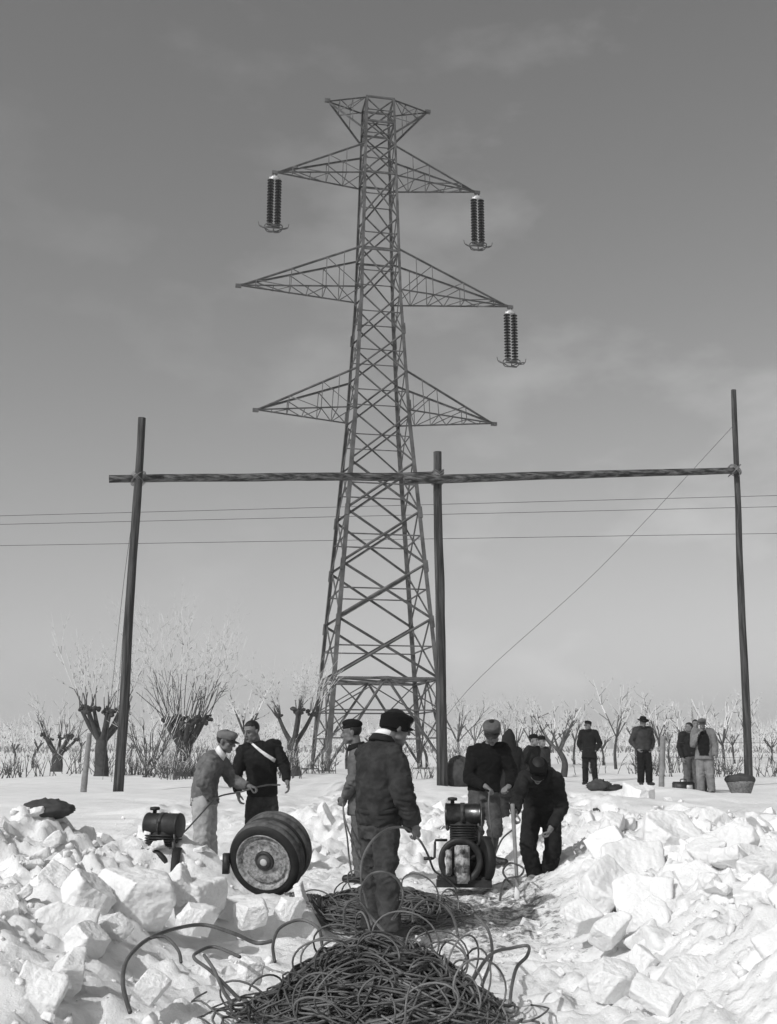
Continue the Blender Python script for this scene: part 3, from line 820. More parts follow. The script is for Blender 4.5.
me = bpy.data.meshes.new('snowy_ground'); bm.to_mesh(me); bm.free()
at_ = me.attributes.new('mud', 'FLOAT', 'POINT')
vals = []
for v in me.vertices:
    x, y = v.co.x, v.co.y
    m = math.exp(-((x - 0.75) / 0.75) ** 2 - ((y - 10.4) / 1.9) ** 2) + 0.5 * math.exp(-((x - 0.1) / 1.0) ** 2 - ((y - 8.5) / 2.2) ** 2)
    m += 0.45 * math.exp(-((x + 2.4) / 0.7) ** 2 - ((y - 10.2) / 0.8) ** 2) + 0.3 * math.exp(-((x - 1.3) / 0.4) ** 2 - ((y - 10) / 3) ** 2)
    vals.append(min(1.0, 0.16 + m * 0.8) * (1 - sm(20, 40, y)) * (1 - sm(6, 10, abs(x))))
at_.data.foreach_set('value', vals)
ground = link('ground', me, M['snow'])
ground['kind'] = 'structure'

# ------------------------------------------------------------------ blocks of snow
def block_mesh(seed, flat):
    rnd = random.Random(seed)
    b = bmesh.new()
    bmesh.ops.create_cube(b, size=1.0)
    for v in b.verts: v.co = V((v.co.x * 1.0, v.co.y * rnd.uniform(0.7, 0.95), v.co.z * flat)) + V([rnd.uniform(-0.09, 0.09) * (1 if i < 2 else flat) for i in range(3)])
    for _ in range(rnd.randint(3, 6) if flat < 0.5 else rnd.randint(5, 8)):
        n = V((rnd.gauss(0, 1), rnd.gauss(0, 1), rnd.gauss(0, 0.5))).normalized()
        ext = max(v.co.dot(n) for v in b.verts)
        res = bmesh.ops.bisect_plane(b, geom=list(b.verts) + list(b.edges) + list(b.faces), plane_co=n * ext * (rnd.uniform(0.7, 0.9) if flat < 0.5 else rnd.uniform(0.58, 0.85)), plane_no=n, clear_outer=True)
        ed = [e for e in b.edges if e.is_boundary]
        if ed: bmesh.ops.contextual_create(b, geom=ed)
    bmesh.ops.recalc_face_normals(b, faces=b.faces)
    me = remesh(b, 0.024, 3)
    sd = V((seed * 2.3, 0, 0))
    nv = len(me.vertices); co = [0.0] * (nv * 3); no = [0.0] * (nv * 3)
    me.vertices.foreach_get('co', co); me.vertex_normals.foreach_get('vector', no)
    for i in range(nv):
        p = V(co[3 * i:3 * i + 3])
        h = 0.07 * noise.noise(p * 1.8 + sd) + 0.03 * (0.3 - abs(noise.noise(p * 4.0 + sd))) + 0.012 * noise.noise(p * 9 + sd) + 0.012 * noise.noise(p * 22 + sd)
        co[3 * i:3 * i + 3] = p + V(no[3 * i:3 * i + 3]) * h
    me.vertices.foreach_set('co', co); me.name = 'snow_block'
    me.materials.append(M['snow_block'])
    me.polygons.foreach_set('use_smooth', [True] * len(me.polygons))
    return me
SLAB = [block_mesh(100 + i, 0.34) for i in range(7)]
LUMP = [block_mesh(200 + i, 0.72) for i in range(7)]
def block(me, loc, size, rot, label, group):
    o = bpy.data.objects.new('snow_block', me); C.objects.link(o)
    o.location = loc; o.scale = (size if isinstance(size, tuple) else (size,) * 3); o.rotation_euler = [R(a) for a in rot]
    return tag(o, label, 'snow block', group)
rnd = random.Random(11)
# heap at right: placed blocks (px, py, Y, width px, tilt)
RB = [(632, 858, 9.3, 66, (48, 8, 10), 0, 'large smooth five-sided snow slab in the middle of the right heap'),
      (605, 888, 8.6, 60, (40, -20, 50), 1, 'narrow snow slab tilted up left of the grey-faced block in the right heap'),
      (640, 893, 8.4, 58, (58, 4, -12), 0, 'grey-faced snow block above a dark hollow in the right heap'),
      (668, 836, 10.2, 62, (30, 4, 25), 1, 'wedge-shaped snow slab with a sunlit top high in the right heap'),
      (724, 905, 7.9, 70, (52, -10, 20), 1, 'big upright snow slab by the edge of the right heap'),
      (690, 880, 8.8, 60, (45, 14, -30), 0, 'leaning snow slab between the middle slab and the big upright slab'),
      (612, 845, 10.0, 46, (50, 25, 60), 1, 'steep snow slab on the crest nearest the bending man'),
      (596, 870, 9.2, 34, (60, 40, 20), 1, 'small upturned snow slab on the left flank of the right heap, dark gap below'),
      (700, 852, 9.8, 50, (25, 10, 70), 0, 'flat snow slab lying behind the leaning slab'),
      (650, 920, 7.7, 44, (35, -30, 40), 1, 'snow slab below the dark hollow of the right heap'),
      (612, 925, 7.5, 40, (50, 30, -20), 1, 'snow slab standing on edge low on the right heap'),
      (676, 938, 7.3, 60, (28, 6, 15), 0, 'broad low snow slab near the foot of the right heap'),
      (644, 960, 6.8, 36, (30, 20, 60), 1, 'small rounded snow block at the foot of the right heap'),
      (716, 950, 7.0, 72, (40, 6, -15), 0, 'big leaning snow slab low at the right edge of the right heap'),
      (690, 985, 6.3, 60, (30, -12, 30), 1, 'big snow block at the lower right corner'),
      (740, 985, 6.2, 56, (44, 10, 60), 0, 'snow slab on edge at the extreme lower right'),
      (610, 975, 6.5, 46, (26, 14, 10), 1, 'snow block at the foot of the right heap nearest the cable heap'),
      (580, 915, 7.9, 34, (34, -20, 30), 1, 'snow block lying alone on the trodden strip left of the right heap'),
      (655, 990, 6.1, 44, (36, 20, -30), 0, 'flat snow slab at the bottom of the right heap'),
      (755, 850, 9.6, 60, (36, -8, 10), 0, 'snow slab at the far right end of the crest'),
      (700, 915, 7.8, 54, (46, 4, 20), 1, 'snow block under the big upright slab of the right heap'),
      (640, 794, 20.0, 34, (12, 0, 10), 1, 'rounded snow lump in front of the man in the brimmed hat')]
for px, py, Y, w, rot, k, lab in RB:
    p = at(px, py, Y); s = w * Y / F
    block((LUMP if k else SLAB)[rnd.randrange(7)], p - V((0, 0, s * 0.12)), s * 0.92, rot, lab, 'snow blocks thrown up on the right')
LB = [(72, 968, 6.3, 42, (30, 12, 30), 1, 'lowest large snow block at the near left, below the tall leaning slab'),
      (150, 985, 6.1, 30, (24, -20, 70), 1, 'snow block inside the bend of the long loose cable end'),
      (196, 915, 7.9, 36, (12, 14, 35), 1, 'low snow block above the bend of the long loose cable end'),
      (38, 985, 6.0, 50, (40, 14, 5), 0, 'snow slab at the lower left corner of the heap'),
      (110, 868, 9.0, 40, (22, -14, 60), 0, 'snow slab behind the biggest square-cut block'),
      (250, 965, 6.6, 26, (14, 20, 30), 1, 'snow block beside the pointed loose cable loop'),
      (132, 893, 8.0, 70, (4, 6, 24), 1, 'biggest square-cut snow block with one shaded side in the left heap'),
      (62, 925, 7.0, 56, (70, 10, 12), 0, 'tall snow slab leaning at the far left of the left heap'),
      (86, 893, 7.7, 44, (20, 30, 40), 1, 'pointed snow block between the tall slab and the big square-cut block'),
      (86, 938, 6.9, 34, (30, 10, 60), 1, 'snow block in the hollow below the pointed block'),
      (176, 884, 8.4, 34, (20, -35, 10), 1, 'snow block leaning against the shaded side of the big square-cut block'),
      (196, 892, 8.5, 46, (10, 6, -20), 1, 'smooth rounded snow block left of the wheels'),
      (112, 925, 7.2, 30, (40, 40, 10), 1, 'small snow block under the big square-cut block'),
      (56, 880, 7.9, 40, (30, -20, 70), 0, 'snow slab at the back left of the left heap'),
      (301, 893, 9.3, 22, (20, 70, 10), 0, 'thin grey snow slab on edge right of the wheels'),
      (290, 906, 8.7, 28, (8, 10, 40), 1, 'snow block in front of the wheels, right end of the ledge'),
      (250, 911, 8.6, 32, (4, -8, 15), 1, 'snow block in front of the wheels, middle of the ledge'),
      (222, 905, 8.8, 28, (10, 15, 70), 1, 'snow block in front of the wheels, left end of the ledge'),
      (385 - 60, 812, 16.0, 22, (30, 60, 20), 0, 'snow slab stuck on edge in the snow behind the wheels')]
for px, py, Y, w, rot, k, lab in LB:
    p = at(px, py, Y); s = w * Y / F
    block((LUMP if k else SLAB)[rnd.randrange(7)], p - V((0, 0, s * 0.1)), s * 0.98, rot, lab, 'snow blocks thrown up on the left')
n = 0
while n < 120:
    x, y = rnd.uniform(1.05, 4.4), rnd.uniform(5.2, 13.5)
    l, r = bankmask(x, y)
    if rnd.random() > r + 0.12 or (x < 2.0 and 10.2 < y < 12.3): continue
    s = rnd.uniform(0.12, 0.36) * (0.6 + 0.5 * r)
    block(rnd.choice(SLAB + LUMP), (x, y, gz(x, y, False) + s * 0.08), (s, s * rnd.uniform(0.75, 1), s * rnd.uniform(0.7, 1)), (rnd.uniform(-50, 50), rnd.uniform(-50, 50), rnd.uniform(0, 360)),
          'broken chunk of snow in the filling of the right heap', 'small snow chunks of the right heap'); n += 1
n = 0
while n < 80:
    x, y = rnd.uniform(-4.2, -1.2), rnd.uniform(5.2, 11.2)
    l, r = bankmask(x, y)
    if rnd.random() > l + 0.1: continue
    s = rnd.uniform(0.10, 0.28) * (0.6 + 0.4 * l)
    block(rnd.choice(LUMP + SLAB), (x, y, gz(x, y, False) + s * 0.08), (s, s * rnd.uniform(0.75, 1), s * rnd.uniform(0.7, 1)), (rnd.uniform(-40, 40), rnd.uniform(-40, 40), rnd.uniform(0, 360)),
          'broken chunk of snow in the filling of the left heap', 'small snow chunks of the left heap'); n += 1
for i in range(26):
    x, y = rnd.uniform(-1.5, 5.5), rnd.uniform(14, 21)
    s = rnd.uniform(0.12, 0.38)
    block(rnd.choice(LUMP), (x, y, gz(x, y, False) + s * 0.05), (s, s, s * 0.7), (rnd.uniform(-30, 30), rnd.uniform(-30, 30), rnd.uniform(0, 360)),
          'lump of snow strewn on the field behind the workmen', 'snow lumps strewn behind the men')
# crumbs: too many to count
bm = bmesh.new()
dirs = [V(q).normalized() for q in ((1, .2, .1), (-1, .1, .2), (.1, 1, .1), (.2, -1, .2), (.1, .2, 1), (.6, .6, .5), (-.6, .5, .6), (.5, -.6, .6), (-.5, -.6, .5), (0, 0, -.6))]
FC = None
tmp = bmesh.new(); bmesh.ops.create_icosphere(tmp, subdivisions=1, radius=1); tmp.verts.index_update()
FC = [[v.index for v in f.verts] for f in tmp.faces]; NV = [v.co.copy() for v in tmp.verts]; tmp.free()
SHAPES = [[V((d.x * 1.25, d.y, d.z * 0.7)) * rnd.uniform(0.5, 1.35) for d in NV] for _ in range(16)]
n = 0
while n < 5500:
    x, y = rnd.uniform(-4.2, 4.4), 4.6 + 13 * rnd.random() ** 1.3
    l, r = bankmask(x, y)
    if rnd.random() > max(l, r) + 0.3: continue
    s = 0.007 + 0.036 * rnd.random() ** 5
    z = gz(x, y, True) + s * 0.2
    m = Matrix.Rotation(rnd.uniform(0, 6.28), 3, 'Z') @ Matrix.Rotation(rnd.uniform(0, 6.28), 3, 'X')
    vs = [bm.verts.new(V((x, y, z)) + m @ d * s) for d in rnd.choice(SHAPES)]
    for f in FC: bm.faces.new([vs[i] for i in f])
    n += 1
cr = obj('snow_crumbs', bm, M['snow_block'])
cr['kind'] = 'stuff'; cr['label'] = 'crumbled snow scattered over the heaps and the working strip'

# clods of soil among the snow
for i, (px, py, s) in enumerate(((129, 829, 0.05), (596, 800, 0.045), (582, 866, 0.035), (600, 862, 0.03), (592, 852, 0.025), (420, 800, 0.03))):
    Y = [10.0, 18.0, 9.4, 9.6, 9.9, 18.5][i]
    p = at(px, py, Y)
    for _ in range(4): p.z = gz(p.x, p.y) + s * 0.3
    b2 = bmesh.new(); ell(b2, (0, 0, 0), (s * 1.3, s, s * 0.9), u=14, v=9)
    for v in b2.verts: v.co += v.co.normalized() * s * 0.5 * noise.noise(v.co / s + V((i * 3, 0, 0)))
    o = obj('soil_clod', b2, M['bark'])
    o.location = p
    tag(o, 'dark clod of frozen soil lying on the snow', 'clod', 'soil clods on the snow')

# ------------------------------------------------------------------ lattice tower
D = 57.0
TX = -0.62
U = V((math.cos(R(11)), math.sin(R(11)), 0)); W = V((-math.sin(R(11)), math.cos(R(11)), 0))
def zz(py, dep): return at(378, py, dep).z
WK = [(0.25, 3.05), (5.1, 2.68), (18.8, 1.55), (26.1, 1.15), (33.0, 0.97), (38.3, 0.84)]
def wid(z):
    for (a, wa), (b, wb) in zip(WK, WK[1:]):
        if z <= b: return wa + (wb - wa) * (z - a) / (b - a)
    return WK[-1][1]
T0 = V((TX, D, 0.0))
def crn(i, z):
    s = ((-1, -1), (1, -1), (1, 1), (-1, 1))[i % 4]; w = wid(z)
    return U * (s[0] * w) + W * (s[1] * w) + V((0, 0, z))
tower = thing('lattice_tower', 'tall steel lattice pylon with four pairs of crossarms standing in the snowy field', 'pylon', T0)
zw = zz(677, D - 2.6)
for i in range(4):
    bm = bmesh.new()
    lv = [0.1, zw, 18.8, 26.1, 33.0, 38.3]
    for a, b, w in zip(lv, lv[1:], (0.21, 0.19, 0.16, 0.14, 0.12)):
        angle(bm, crn(i, a), crn(i, b), w, -(crn(i, 1) - V((0, 0, 1))))
    for z in (7.7, 10.6, 13.5, 19.5, 24.0):   # splice plates
        c = crn(i, z); d = (crn(i, z + 1) - c).normalized()
        x, y, _ = frame(d, U)
        box(bm, c + (V((0, 0, z)) - c).normalized() * 0.05, (0.10, 0.10, 0.3), (x, y, d))
    obj('leg', bm, M['steel'], tower, smooth=False)
    bm = bmesh.new(); c = crn(i, 0.25)
    box(bm, c - V((0, 0, 0.2)), (0.45, 0.45, 0.3)); obj('footing', bm, M['zincdark'], tower, smooth=False)
nodes = [zw] + [zz(p, D - wid(zz(p, D)) * 1.0) for p in (617, 562, 509, 460, 412, 369, 331, 292, 249, 215, 172, 143, 121, 97)]
for q, (a, b) in enumerate(zip(nodes, nodes[1:])):
    bm = bmesh.new()
    t = 0.088 if q < 4 else 0.066
    for i in range(4):
        n_in = -((crn(i, a) + crn(i + 1, a)) / 2 - V((0, 0, a))).normalized()
        angle(bm, crn(i, a) + n_in * 0.02, crn(i + 1, b) + n_in * 0.02, t, n_in)
        angle(bm, crn(i + 1, a) + n_in * 0.10, crn(i, b) + n_in * 0.10, t, n_in)
        m = a + (b - a) * wid(a) / (wid(a) + wid(b))
        bar(bm, crn(i, m) + n_in * 0.14, crn(i + 1, m) + n_in * 0.14, t * 0.75)
        if q in (8, 10, 12, 13):
            bar(bm, crn(i, b) + n_in * 0.04, crn(i + 1, b) + n_in * 0.04, 0.10)
    obj('bracing', bm, M['steel'], tower, smooth=False)
# waist ring and the splayed bay below it
bm = bmesh.new()
for i in range(4):
    angle(bm, crn(i, zw), crn(i + 1, zw), 0.16, (0, 0, -1))
    bar(bm, (crn(i, zw) + crn(i + 1, zw)) / 2, (crn(i + 1, zw) + crn(i + 2, zw)) / 2, 0.1)
for i in range(2): bar(bm, crn(i, zw - 0.05), crn(i + 2, zw - 0.05), 0.09)
obj('waist_frame', bm, M['steel'], tower, smooth=False)
bm = bmesh.new()
for i in range(4):
    A, B = crn(i, 0.35), crn(i + 1, 0.35); mid = (crn(i, zw) + crn(i + 1, zw)) / 2
    for P0 in (A, B):
        angle(bm, mid, P0, 0.088, -(mid - V((0, 0, mid.z))))
    for f in (0.36, 0.66):
        z = zw + (0.35 - zw) * f
        a2, b2 = crn(i, z), crn(i + 1, z)
        pa, pb = mid.lerp(A, f), mid.lerp(B, f)
        bar(bm, a2, pa, 0.07); bar(bm, b2, pb, 0.07)
        if f < 0.5: bar(bm, pa, pb, 0.07)
    for P0, k in ((A, i), (B, i + 1)):
        z1 = zw + (0.35 - zw) * 0.36; z2 = zw + (0.35 - zw) * 0.66
        bar(bm, crn(k, zw), mid.lerp(P0, 0.36), 0.065); bar(bm, crn(k, z1), mid.lerp(P0, 0.66), 0.065)
        bar(bm, crn(k, z2), mid.lerp(P0, 0.36), 0.06)
    bar(bm, mid, crn(i, zw + (0.35 - zw) * 0.36), 0.06) ; bar(bm, mid, crn(i + 1, zw + (0.35 - zw) * 0.36), 0.06)
obj('base_bracing', bm, M['steel'], tower, smooth=False)
def crossarm(sd, zb, zt, L, n, t=0.074, name='crossarm'):
    """pyramid arm: two chords in the level of the tip, two ties from above (or below)"""
    bm = bmesh.new()
    tip = U * (sd * L) + V((0, 0, zb))
    c = [U * (sd * wid(zb)) + W * (s * wid(zb)) + V((0, 0, zb)) for s in (-1, 1)]
    k = [U * (sd * wid(zt)) + W * (s * wid(zt)) + V((0, 0, zt)) for s in (-1, 1)]
    for s in (0, 1):
        angle(bm, c[s], tip, t * 1.15, (0, 0, 1 if zt > zb else -1)); angle(bm, k[s], tip, t * 1.15, W * (1 - 2 * s))
    prev = None
    for j in range(1, n):
        f = j / n
        a0, a1, b0, b1 = (c[0].lerp(tip, f), c[1].lerp(tip, f), k[0].lerp(tip, f), k[1].lerp(tip, f))
        f0 = (j - 1) / n
        q = [x.lerp(tip, f0) for x in (c[0], c[1], k[0], k[1])]
        if j % 2 == 0 or j == 1:
            bar(bm, a0, b0, t * 0.6); bar(bm, a1, b1, t * 0.6)
        bar(bm, a0, a1, t * 0.55)
        bar(bm, q[0] if j % 2 else q[1], a1 if j % 2 else a0, t * 0.55)
        if j % 2 == 0:
            g = (j - 2) / n
            bar(bm, c[0].lerp(tip, g), b0, t * 0.6); bar(bm, c[1].lerp(tip, g), b1, t * 0.6)
    for s in (-1, 1): pass
    box(bm, tip, (0.16, 0.1, 0.09), (U, W, V((0, 0, 1))))
    obj(name, bm, M['steel'], tower, smooth=False)
    return T0 + tip
tips = {}
for sd in (-1, 1):
    tips[1, sd] = crossarm(sd, 33.35, 35.3, 5.95, 5)
    tips[2, sd] = crossarm(sd, 26.3, 28.8, 7.8, 7)
    tips[3, sd] = crossarm(sd, 19.2, 21.5, 6.67, 6)
    crossarm(sd, 38.3, 36.2, 3.0, 3, 0.075, 'earth_wire_arm')
# ------------------------------------------------------------------ insulators
def insulator(p, label):
    t = thing('insulator_string', label, 'insulator', p, R(11), 'insulator strings on the pylon')
    b = bmesh.new()
    tube(b, [(0, 0, 0.02), (0, 0, -0.22)], 0.035, 8); box(b, (0, 0, -0.26), (0.3, 0.03, 0.07)); ell(b, (0, 0, -0.2), (0.2, 0.06, 0.12), u=12, v=8)
    obj('top_yoke', b, M['zinc'], t)
    for s in (-1, 1):
        b = bmesh.new()
        z0 = -0.34
        tube(b, [(s * 0.215, 0, -0.26), (s * 0.215, 0, -3.25)], 0.03, 8)
        for i in range(16):
            z = z0 - i * 0.178
            lathe(b, [(0, 0.04), (-0.02, 0.075), (-0.055, 0.08), (-0.06, 0.188), (-0.078, 0.197), (-0.1, 0.175), (-0.092, 0.05), (-0.12, 0.045)], (s * 0.215, 0, z), (0, 0, 1), 20)
        obj('disc_chain', b, M['porcelain'], t)
    b = bmesh.new(); box(b, (0, 0, -3.25), (0.34, 0.035, 0.07)); tube(b, [(0, 0, -3.3), (0, 0, -3.5)], 0.04, 8); tube(b, [(-0.3, 0, -3.52), (0.3, 0, -3.52)], 0.05, 8)
    obj('bottom_yoke', b, M['zincdark'], t)
    for s in (-1, 1):
        b = bmesh.new()
        ring = [(s * 0.12 + 0.62 * math.cos(a), 0.36 * math.sin(a), -3.22 + 0.12 * math.sin(2 * a) * s - 0.12 * abs(math.sin(a))) for a in [2 * math.pi * i / 32 for i in range(33)]]
        tube(b, ring, 0.028, 8)
        horn = [(s * 0.25, 0, -3.28), (s * 0.5, 0, -3.36), (s * 0.78, 0.0, -3.25), (s * 0.86, 0.0, -3.0)]
        tube(b, catmull(horn, 5), 0.022, 8)
        obj('guard_ring', b, M['zincdark'], t)
    return t
insulator(tips[1, -1] - V((0, 0, 0.1)), 'double insulator string with white yoke on the left topmost long arm')
insulator(tips[1, 1] - V((0, 0, 0.1)), 'double insulator string hanging from the upper right arm')
insulator(tips[2, 1] - V((0, 0, 0.1)), 'double insulator string hanging from the widest right arm')

# ------------------------------------------------------------------ guard scaffold of poles
def log(name, pts, r0, r1, m, label, cat, group=None, sides=18, seed=0):
    bm = bmesh.new()
    a, b = V(pts[0]), V(pts[1]); n = 40
    x, y, d = frame(b - a)
    rg = []
    for i in range(n + 1):
        t = i / n; r = r0 + (r1 - r0) * t
        kk = min(1, r0 / 0.12) ** 2; off = x * (kk * 0.04 * noise.noise(V((t * 3, seed, 0)))) + y * (kk * 0.04 * noise.noise(V((t * 3, seed, 7))))
        rg.append([bm.verts.new(a.lerp(b, t) - a + off + (x * math.cos(2 * math.pi * k / sides) + y * math.sin(2 * math.pi * k / sides)) * r * (1 + 0.10 * noise.noise(V((math.cos(k / sides * 6.28) * 0.8, t * 9 + seed, math.sin(k / sides * 6.28) * 0.8))))) for k in range(sides)])
    rings_to_faces(bm, rg)
    o = obj(name, bm, m); o.location = a
    return tag(o, label, cat, group)
log('wooden_pole', (at(118, 792, 29.0), at(142, 418, 29.0)), 0.135, 0.105, M['pole'], 'tall wooden pole leaning right, left upright of the scaffold', 'pole', 'uprights of the timber scaffold', seed=1)
log('wooden_pole', (at(442.5, 789, 31.0), at(437.5, 452, 31.0)), 0.158, 0.12, M['pole'], 'thick wooden pole beside the pylon, middle upright of the scaffold', 'pole', 'uprights of the timber scaffold', seed=2)
log('wooden_pole', (at(749, 788, 33.0), at(733.5, 390, 33.0)), 0.125, 0.08, M['pole'], 'thin wooden pole at the right end of the long crossbeam', 'pole', 'uprights of the timber scaffold', seed=3)
log('crossbeam', (at(109, 479, 29.32), at(441, 475.5, 31.25)), 0.11, 0.125, M['log'], 'long horizontal log lashed to the left and middle poles', 'log', 'crossbeams of the timber scaffold', seed=4)
log('crossbeam', (at(404, 479.5, 30.62), at(736, 470.5, 32.76)), 0.135, 0.10, M['log'], 'long horizontal log lashed to the middle and right poles', 'log', 'crossbeams of the timber scaffold', seed=5)
def cord(name, pts, r, m, label, cat, group=None, k=6, seg=6):
    p = catmull(pts, k) if k > 1 else [V(q) for q in pts]
    bm = bmesh.new(); o0 = p[0].copy()
    tube(bm, [q - o0 for q in p], r, seg); o = obj(name, bm, m); o.location = o0
    return tag(o, label, cat, group)
for (l, r_, Y, lab) in ((514.8, 496.5, 62, 'topmost of the three thin level power lines'), (523.5, 507.5, 62.3, 'middle of the three thin level power lines'), (545, 534, 62.6, 'lowest of the three thin level power lines')):
    pts = []
    for i in range(25):
        px = -60 + 900 * i / 24; t = (px - 40) / 700
        pts.append(at(px, l + (r_ - l) * t - 2.0 * (t - 0.45) * 0 + 1.5 * (1 - (2 * t - 0.7) ** 2) * 0.0, Y))
    cord('power_line', pts, 0.016, M['wire'], lab, 'power line', 'power lines crossing behind the scaffold', k=1)
def foot(px, py, Y):
    p = at(px, py, Y); p.z = gz(p.x, p.y) - 0.05; return p
cord('guy_wire', (at(734, 425, 32.8), at(600, 568, 34.5), at(468, 690, 36.2), foot(402, 770, 37.2)), 0.007, M['wire'], 'thin stay wire slanting down from the right pole', 'stay wire', k=8)
cord('guy_wire', (at(139.5, 480, 28.85), at(124, 580, 31.5), foot(103, 772, 38)), 0.007, M['wire'], 'thin stay wire from the left pole, outer one of two', 'stay wire', 'stay wires of the left pole')
cord('guy_wire', (at(138.5, 480, 28.85), at(129, 560, 30.6), foot(112, 772, 36)), 0.007, M['wire'], 'thin stay wire from the left pole, inner one of two', 'stay wire', 'stay wires of the left pole')
log('stake', (at(83.5, 792, 26.0), at(89.5, 733, 26.0)), 0.075, 0.055, M['palewood'], 'pale leaning stake in the snow left of the left pole', 'stake', seed=6)
log('stake', (at(661, 799, 24.0), at(663, 736, 24.0)), 0.062, 0.058, M['palewood'], 'grey fence stake between the man in the hat and the pale-coated man', 'stake', seed=7)
for o_ in [o for o in C.objects if o.name.startswith('stake')]: pass
# ------------------------------------------------------------------ trees
def branch(bm, p, d, L, r, rnd, lev, fr, bend=0.25, up=0.25, n=7, mi=0):
    pts = [p.copy()]; dd = d.copy()
    for i in range(n):
        dd = (dd + V((rnd.gauss(0, bend), rnd.gauss(0, bend), rnd.gauss(0, bend) + up)) * 0.35).normalized()
        pts.append(pts[-1] + dd * (L / n))
    rs = [r * (1 - 0.75 * i / n) for i in range(n + 1)]
    tube(bm, pts, rs, 4 if r < 0.03 else 6, mi=mi, mi2=1, split=fr)
    if lev > 0:
        for _ in range(rnd.randint(3, 5)):
            i = rnd.randint(2, n - 1)
            q = (pts[i] - pts[i - 1]).normalized()
            e = (q + V((rnd.gauss(0, 0.55), rnd.gauss(0, 0.55), rnd.gauss(0, 0.3)))).normalized()
            branch(bm, pts[i], e, L * rnd.uniform(0.3, 0.55), rs[i] * 0.75, rnd, lev - 1, fr * 0.7, bend, up, 5, mi)

def willow(base, h, spread, shoots, sl, label, group=None, seed=1, limbs=5, tr=0.3, up=0.3, fr=0.45, sr=0.02, knob=0.16, lev=1, side=0.5, fan=0.42):
    """pollard: stout trunk, short limbs ending in knobs, long rods above"""
    rnd = random.Random(seed)
    t = thing('pollard_willow', label, 'tree', base, 0, group)
    bm = bmesh.new()
    n = 9; rg = []
    hf = h * 0.62
    for i in range(n + 1):
        f = i / n; z = -0.2 + (hf + 0.2) * f
        r = tr * (1.25 - 0.5 * f + 0.25 * max(0, f - 0.75) * 4 + 0.35 * max(0, 0.15 - f) * 6)
        c = V((0.1 * noise.noise(V((f * 2, seed, 0))), 0.1 * noise.noise(V((f * 2, seed, 5))), z))
        rg.append([bm.verts.new(c + V((math.cos(a), math.sin(a), 0)) * r * (1 + 0.28 * noise.noise(V((math.cos(a) * 1.5, math.sin(a) * 1.5, z * 1.2 + seed))))) for a in [2 * math.pi * k / 14 for k in range(14)]])
    rings_to_faces(bm, rg)
    tops = []
    for i in range(limbs):
        a = 2 * math.pi * (i + rnd.uniform(-0.2, 0.2)) / limbs
        e = V((math.cos(a) * spread * rnd.uniform(0.75, 1.05), math.sin(a) * spread * side * 1.4, h + rnd.uniform(-0.15, 0.15) * spread))
        s0 = V((math.cos(a) * tr * 0.4, math.sin(a) * tr * 0.4, hf - 0.15))
        m = s0.lerp(e, 0.5) + V((0, 0, -0.12 * h * 0.3))
        tube(bm, catmull([s0, m, e], 5), [tr * 0.5 - (tr * 0.5 - knob * 0.5) * (j / 10) ** 0.6 for j in range(11)], 9)
        for q in range(6):
            c = e + V((rnd.uniform(-1.5, 1.5), rnd.uniform(-1.2, 1.2), rnd.uniform(-0.7, 0.7))) * knob
            k0 = knob * rnd.uniform(0.4, 0.85)
            x = len(bm.verts)
            ell(bm, c, (k0, k0, k0 * 0.9), u=10, v=7)
            bm.verts.ensure_lookup_table()
            for v in bm.verts[x:]: v.co += (v.co - c) * 0.9 * noise.noise(v.co * 9)
        tops.append(e)
    obj('trunk', bm, M['bark'], t)
    bm = bmesh.new()
    for i in range(shoots):
        e = tops[i % limbs]
        st = e + V((rnd.uniform(-1, 1), rnd.uniform(-1, 1), rnd.uniform(0, 1))) * knob
        o = V((st.x / max(spread, 0.1) * fan, st.y / max(spread, 0.1) * fan, 1.0)) + V((rnd.gauss(0, 0.22), rnd.gauss(0, 0.22), 0))
        branch(bm, st, o.normalized(), sl * rnd.uniform(0.5, 1.05), sr * rnd.uniform(0.7, 1.2), rnd, lev, fr, 0.22, up * 0.5)
    obj('crown', bm, [M['twig'], M['frost_haze']], t, rec=False)
    return t

def bare_tree(base, h, width, label, group=None, seed=1, name='bare_tree', fr=0.4, tr=0.1, cat='tree', forks=6, th=0.35):
    rnd = random.Random(seed)
    t = thing(name, label, cat, base, 0, group)
    bm = bmesh.new()
    pts = [V((0, 0, -0.2)), V((rnd.gauss(0, 0.05), 0, h * th * 0.5)), V((rnd.gauss(0, 0.1), rnd.gauss(0, 0.1), h * th))]
    tube(bm, catmull(pts, 5), [tr * (1.15 - 0.04 * i) for i in range(11)], 10)
    obj('trunk', bm, M['bark'], t)
    bm = bmesh.new()
    for i in range(forks):
        a = 2 * math.pi * (i + rnd.uniform(-0.3, 0.3)) / forks
        d = V((math.cos(a) * width / h * 0.95, math.sin(a) * width / h * 0.95, rnd.uniform(0.6, 1.0))).normalized()
        branch(bm, pts[-1] - V((0, 0, 0.05)), d, h * (1 - th) * rnd.uniform(0.75, 1.1), tr * rnd.uniform(0.35, 0.6), rnd, 2, fr, 0.25, 0.15)
    obj('crown', bm, [M['twig'], M['frost_haze']], t, rec=False)
    return t

def shrub(base, h, w, label, group, seed, n=26, fr=0.6):
    rnd = random.Random(seed)
    t = bmesh.new()
    for i in range(n):
        p = V((rnd.gauss(0, w * 0.25), rnd.gauss(0, w * 0.2), -0.1))
        branch(t, p, V((rnd.gauss(0, 0.3), rnd.gauss(0, 0.3), 1)).normalized(), h * rnd.uniform(0.5, 1.05), 0.018, rnd, 1, fr, 0.3, 0.1, 5)
    o = obj('shrub', t, [M['twig'], M['frost_haze']], rec=False); o.location = base
    return tag(o, label, 'shrub', group)

